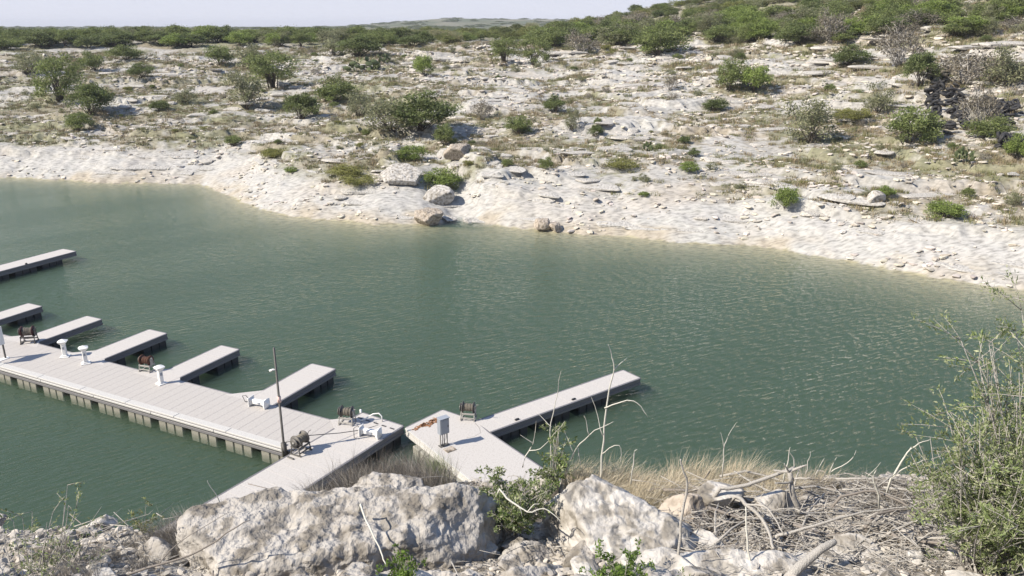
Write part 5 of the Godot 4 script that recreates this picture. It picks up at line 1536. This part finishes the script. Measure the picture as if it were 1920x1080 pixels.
func build_near_grass() -> void:
	var rng := RandomNumberGenerator.new()
	rng.seed = 90
	var straw := [Color(0.50, 0.44, 0.32), Color(0.43, 0.37, 0.26), Color(0.56, 0.51, 0.40), Color(0.34, 0.29, 0.21)]
	var grey := [Color(0.36, 0.335, 0.29), Color(0.28, 0.255, 0.22), Color(0.43, 0.40, 0.36), Color(0.19, 0.165, 0.14)]
	var green := [Color(0.14, 0.20, 0.06), Color(0.11, 0.16, 0.05), Color(0.22, 0.25, 0.1)]
	# [mesh, spots as [x0, x1, z0, z1, count, size], label]
	var beds := [
		[tuft(700, 170, 0.22, 0.34, Vector3(0.75, 0, 0.0), straw, 0.0028), [[0.6, 1.5, -7.3, -8.0, 26, 1.25], [1.3, 2.9, -7.2, -8.1, 70, 1.25], [2.8, 3.5, -7.4, -8.0, 14, 1.0]], "tan wind-bent dry grass along the rim of the near bank", "dry_grass"],
		[tuft(701, 200, 0.24, 0.36, Vector3(-0.35, 0, 0.1), grey, 0.0026), [[-3.35, -2.75, -5.9, -7.1, 34, 0.9], [-2.6, -0.8, -7.5, -8.5, 46, 1.15], [3.0, 4.3, -7.0, -7.9, 36, 0.85], [-4.4, -3.0, -5.0, -6.4, 16, 0.6]], "grey dead grass around the boulders of the near bank", "dead_grass"],
		[tuft(703, 90, 0.3, 0.42, Vector3(0.2, 0, 0.2), [Color(0.10, 0.085, 0.07), Color(0.07, 0.06, 0.05), Color(0.17, 0.15, 0.13)], 0.0032), [[-2.1, -0.9, -7.7, -8.6, 30, 1.1]], "dark bare twigs growing beside the gangway dock", "dark_brush"],
		[tuft(702, 120, 0.16, 0.5, Vector3(0.1, 0, 0.0), green, 0.004), [[-1.0, -0.75, -8.0, -8.3, 7, 1.0]], "fresh green grass tuft beside the separate dock platform", "green_grass"]]
	for b in beds:
		var places := []
		for s in b[1]:
			for k in s[4]:
				var x := rng.randf_range(s[0], s[1])
				var z := rng.randf_range(s[2], s[3])
				var w: float = s[5] * rng.randf_range(0.6, 1.2)
				places.append(Transform3D(Basis(Vector3.UP, rng.randfn() * 0.5).scaled_local(Vector3(w, w * rng.randf_range(0.8, 1.2), w)), on_near(x, z)))
		tag(scatter(b[3], b[0], M.straw, places), b[2], "grass")

func near_shrub(called: String, label: String, at: Vector3, w: float, h: float, n_stems: int, per: int, ln: float, wd: float, colors: Array, sd: int, opt := {}) -> void:
	# stems that branch, with leaves along the outer part of every twig
	var rng := RandomNumberGenerator.new()
	rng.seed = sd
	var o := thing(called, label, "shrub", at, 0.0, "shrubs of the near bank")
	var st := tool()
	var v := PackedVector3Array()
	var n := PackedVector3Array()
	var c := PackedColorArray()
	var lean: Vector3 = opt.get("lean", Vector3.ZERO)
	var low: float = opt.get("low", 0.25)
	for k in n_stems:
		var a := rng.randf() * TAU
		var f := sqrt(rng.randf()) * 0.5
		var top := Vector3(cos(a) * f * w, h * rng.randf_range(low, 1.0) * (1.0 - f * f * 0.9), sin(a) * f * w) + lean * h * rng.randf_range(0.4, 1.0)
		var root := Vector3(rng.randfn(), 0, rng.randfn()) * w * 0.05 + Vector3(0, -0.08, 0)
		var mid := root.lerp(top, 0.5) + Vector3(rng.randfn(), rng.randf() * 1.5, rng.randfn()) * 0.06 * w
		var pts := []
		for i in 7:
			var t := i / 6.0
			pts.append(root.lerp(mid, t).lerp(mid.lerp(top, t), t))
		var r: float = opt.get("thick", 0.008)
		tube(st, pts, r * rng.randf_range(0.6, 1.1), r * 0.25, 4)
		for e in opt.get("twigs", 3):
			var i := rng.randi_range(2, 6)
			var p: Vector3 = pts[i]
			var d := (Vector3(rng.randfn(), rng.randfn() * 0.6 + 0.5, rng.randfn())).normalized() * h * rng.randf_range(0.08, 0.22)
			var tip := p + d
			tube(st, [p, p.lerp(tip, 0.5) + Vector3(0, 0.01, 0), tip], r * 0.4, r * 0.15, 3)
			var shade := rng.randf_range(0.75, 1.25)
			for j in per:
				var t := sqrt(rng.randf())
				var q := p.lerp(tip, t) + Vector3(rng.randfn(), rng.randfn(), rng.randfn()) * ln * 0.35
				var dd := (d.normalized() * 0.9 + Vector3(rng.randfn(), rng.randfn() + 0.3, rng.randfn()) * 0.8).normalized()
				var side := dd.cross(Vector3(rng.randfn(), rng.randfn(), rng.randfn())).normalized()
				var cc: Color = colors[rng.randi() % colors.size()] * shade * rng.randf_range(0.85, 1.15)
				leaf(v, n, c, q, dd, side, ln * rng.randf_range(0.6, 1.25), wd * rng.randf_range(0.7, 1.2), Color(cc.r, cc.g, cc.b))
	put("stems", done(st), M[opt.get("wood", "dead_wood")], o)
	put("leaves", soup(v, n, c), M.leaf, o)

func build_near_shrubs() -> void:
	var fresh := [Color(0.13, 0.21, 0.035), Color(0.17, 0.26, 0.05), Color(0.09, 0.15, 0.03)]
	var green := [Color(0.15, 0.21, 0.06), Color(0.11, 0.165, 0.045), Color(0.26, 0.30, 0.14), Color(0.36, 0.38, 0.24)]
	var silver := [Color(0.27, 0.31, 0.155), Color(0.20, 0.25, 0.10), Color(0.36, 0.38, 0.23), Color(0.15, 0.20, 0.07)]
	near_shrub("leafy_shrub", "leafy green shrub between the two largest boulders", Vector3(0.0, 11.95, -6.5), 0.85, 0.58, 70, 32, 0.036, 0.016, green, 801, {"thick": 0.007})
	near_shrub("leafy_shrub", "bright green leafy tuft at the bottom edge under the largest boulder", on_near(-0.86, -5.12) + Vector3(0, 0.02, 0), 0.36, 0.32, 26, 22, 0.03, 0.014, fresh, 802, {"thick": 0.005})
	near_shrub("leafy_shrub", "bright green leafy tuft at the bottom edge under the white boulder", on_near(0.86, -5.15) + Vector3(0, 0.02, 0), 0.56, 0.32, 34, 24, 0.032, 0.014, fresh, 803, {"thick": 0.005})
	near_shrub("leafy_shrub", "tiny bright green sprig at the bottom edge right of the tuft", on_near(1.28, -5.02), 0.16, 0.14, 10, 14, 0.026, 0.012, fresh, 804, {"thick": 0.004})
	near_shrub("leafy_weed", "tall leafy green weed growing on the rim before the long finger", on_near(0.46, -7.7), 0.26, 0.95, 12, 26, 0.05, 0.02, green, 805, {"thick": 0.006, "low": 0.6})
	near_shrub("silvery_bush", "upper feathery grey green bush at the right edge, over the water", Vector3(4.42, 12.2, -5.7), 1.6, 2.3, 115, 32, 0.046, 0.013, silver, 806, {"thick": 0.011, "twigs": 5, "low": 0.4, "lean": Vector3(-0.02, 0, 0)})
	near_shrub("silvery_bush", "lower feathery grey green bush in the bottom right corner", Vector3(3.86, 12.25, -5.45), 1.4, 1.45, 90, 32, 0.044, 0.013, silver, 807, {"thick": 0.009, "twigs": 5, "low": 0.4})
	near_shrub("sparse_weed", "sparse twiggy weed with few leaves in the lower left corner", Vector3(-3.85, 12.05, -5.35), 1.15, 0.95, 44, 9, 0.035, 0.014, silver, 808, {"thick": 0.007, "twigs": 4})
	near_shrub("sparse_weed", "thin yellow green weed on the rim beside the small rounded rock", on_near(-3.55, -6.5), 0.4, 0.3, 14, 9, 0.03, 0.014, [Color(0.2, 0.23, 0.08), Color(0.28, 0.28, 0.14)], 809, {"thick": 0.004})

func setup_view() -> void:
	var cam := Camera3D.new()
	cam.name = "camera"
	cam.position = Vector3(0, 16.5, 0)
	cam.rotation_degrees = Vector3(-18.3, 0, 0)
	cam.fov = 40.0
	cam.near = 0.1
	cam.far = 12000.0
	add_child(cam)
	cam.current = true
	var env := Environment.new()
	env.background_mode = Environment.BG_SKY
	var sky := Sky.new()
	var sm := ProceduralSkyMaterial.new()
	sm.sky_top_color = Color(0.42, 0.51, 0.66)
	sm.sky_horizon_color = Color(0.745, 0.75, 0.785)
	sm.sky_curve = 0.16
	sm.ground_bottom_color = Color(0.5, 0.48, 0.44)
	sm.ground_horizon_color = Color(0.745, 0.75, 0.785)
	sm.sun_angle_max = 1.0
	sky.sky_material = sm
	env.sky = sky
	env.tonemap_mode = Environment.TONE_MAPPER_LINEAR
	env.tonemap_exposure = 1.62
	env.fog_enabled = true
	env.fog_density = 0.00016
	env.fog_light_color = Color(0.86, 0.88, 0.93)
	env.sdfgi_enabled = true
	env.ssao_enabled = true
	env.ssil_enabled = true
	env.volumetric_fog_enabled = true
	env.volumetric_fog_density = 0.0
	var we := WorldEnvironment.new()
	we.name = "surroundings"
	we.environment = env
	add_child(we)
	var sun := DirectionalLight3D.new()
	sun.name = "sun"
	sun.light_color = Color(1.0, 0.96, 0.895)
	sun.light_energy = 1.6
	sun.light_angular_distance = 0.5
	sun.shadow_enabled = true
	add_child(sun)
	# the sun stands to the left and a little behind the viewer, 41 degrees up
	var way := Vector3(cos(deg_to_rad(20.0)), -tan(deg_to_rad(41.0)), -sin(deg_to_rad(20.0)))
	sun.look_at_from_position(Vector3.ZERO, way, Vector3.UP)

func _ready() -> void:
	setup_view()
	noise_a.noise_type = FastNoiseLite.TYPE_SIMPLEX_SMOOTH
	noise_a.fractal_type = FastNoiseLite.FRACTAL_FBM
	noise_a.fractal_octaves = 3
	noise_a.frequency = 0.012
	noise_b.noise_type = FastNoiseLite.TYPE_SIMPLEX
	noise_b.fractal_type = FastNoiseLite.FRACTAL_RIDGED
	noise_b.fractal_octaves = 3
	noise_b.frequency = 0.012
	noise_b.seed = 7
	noise_c.noise_type = FastNoiseLite.TYPE_CELLULAR
	noise_c.cellular_return_type = FastNoiseLite.RETURN_DISTANCE
	noise_c.fractal_type = FastNoiseLite.FRACTAL_NONE
	noise_c.frequency = 0.02
	noise_c.seed = 9
	noise_d.noise_type = FastNoiseLite.TYPE_SIMPLEX
	noise_d.frequency = 0.05
	make_materials()
	for k in 1800:
		rise_table.append(along(RISE, -40.0 + k * 0.25))
	prepare_shore()
	build_far_bank()
	build_far_plain()
	build_near_slope()
	build_water()
	build_docks()
	build_dock_fittings()
	build_bank_rocks()
	build_shrubs()
	build_small_scrub()
	build_bank_grass()
	build_tyres()
	build_near_rocks()
	build_dead_wood()
	build_near_grass()
	build_near_shrubs()
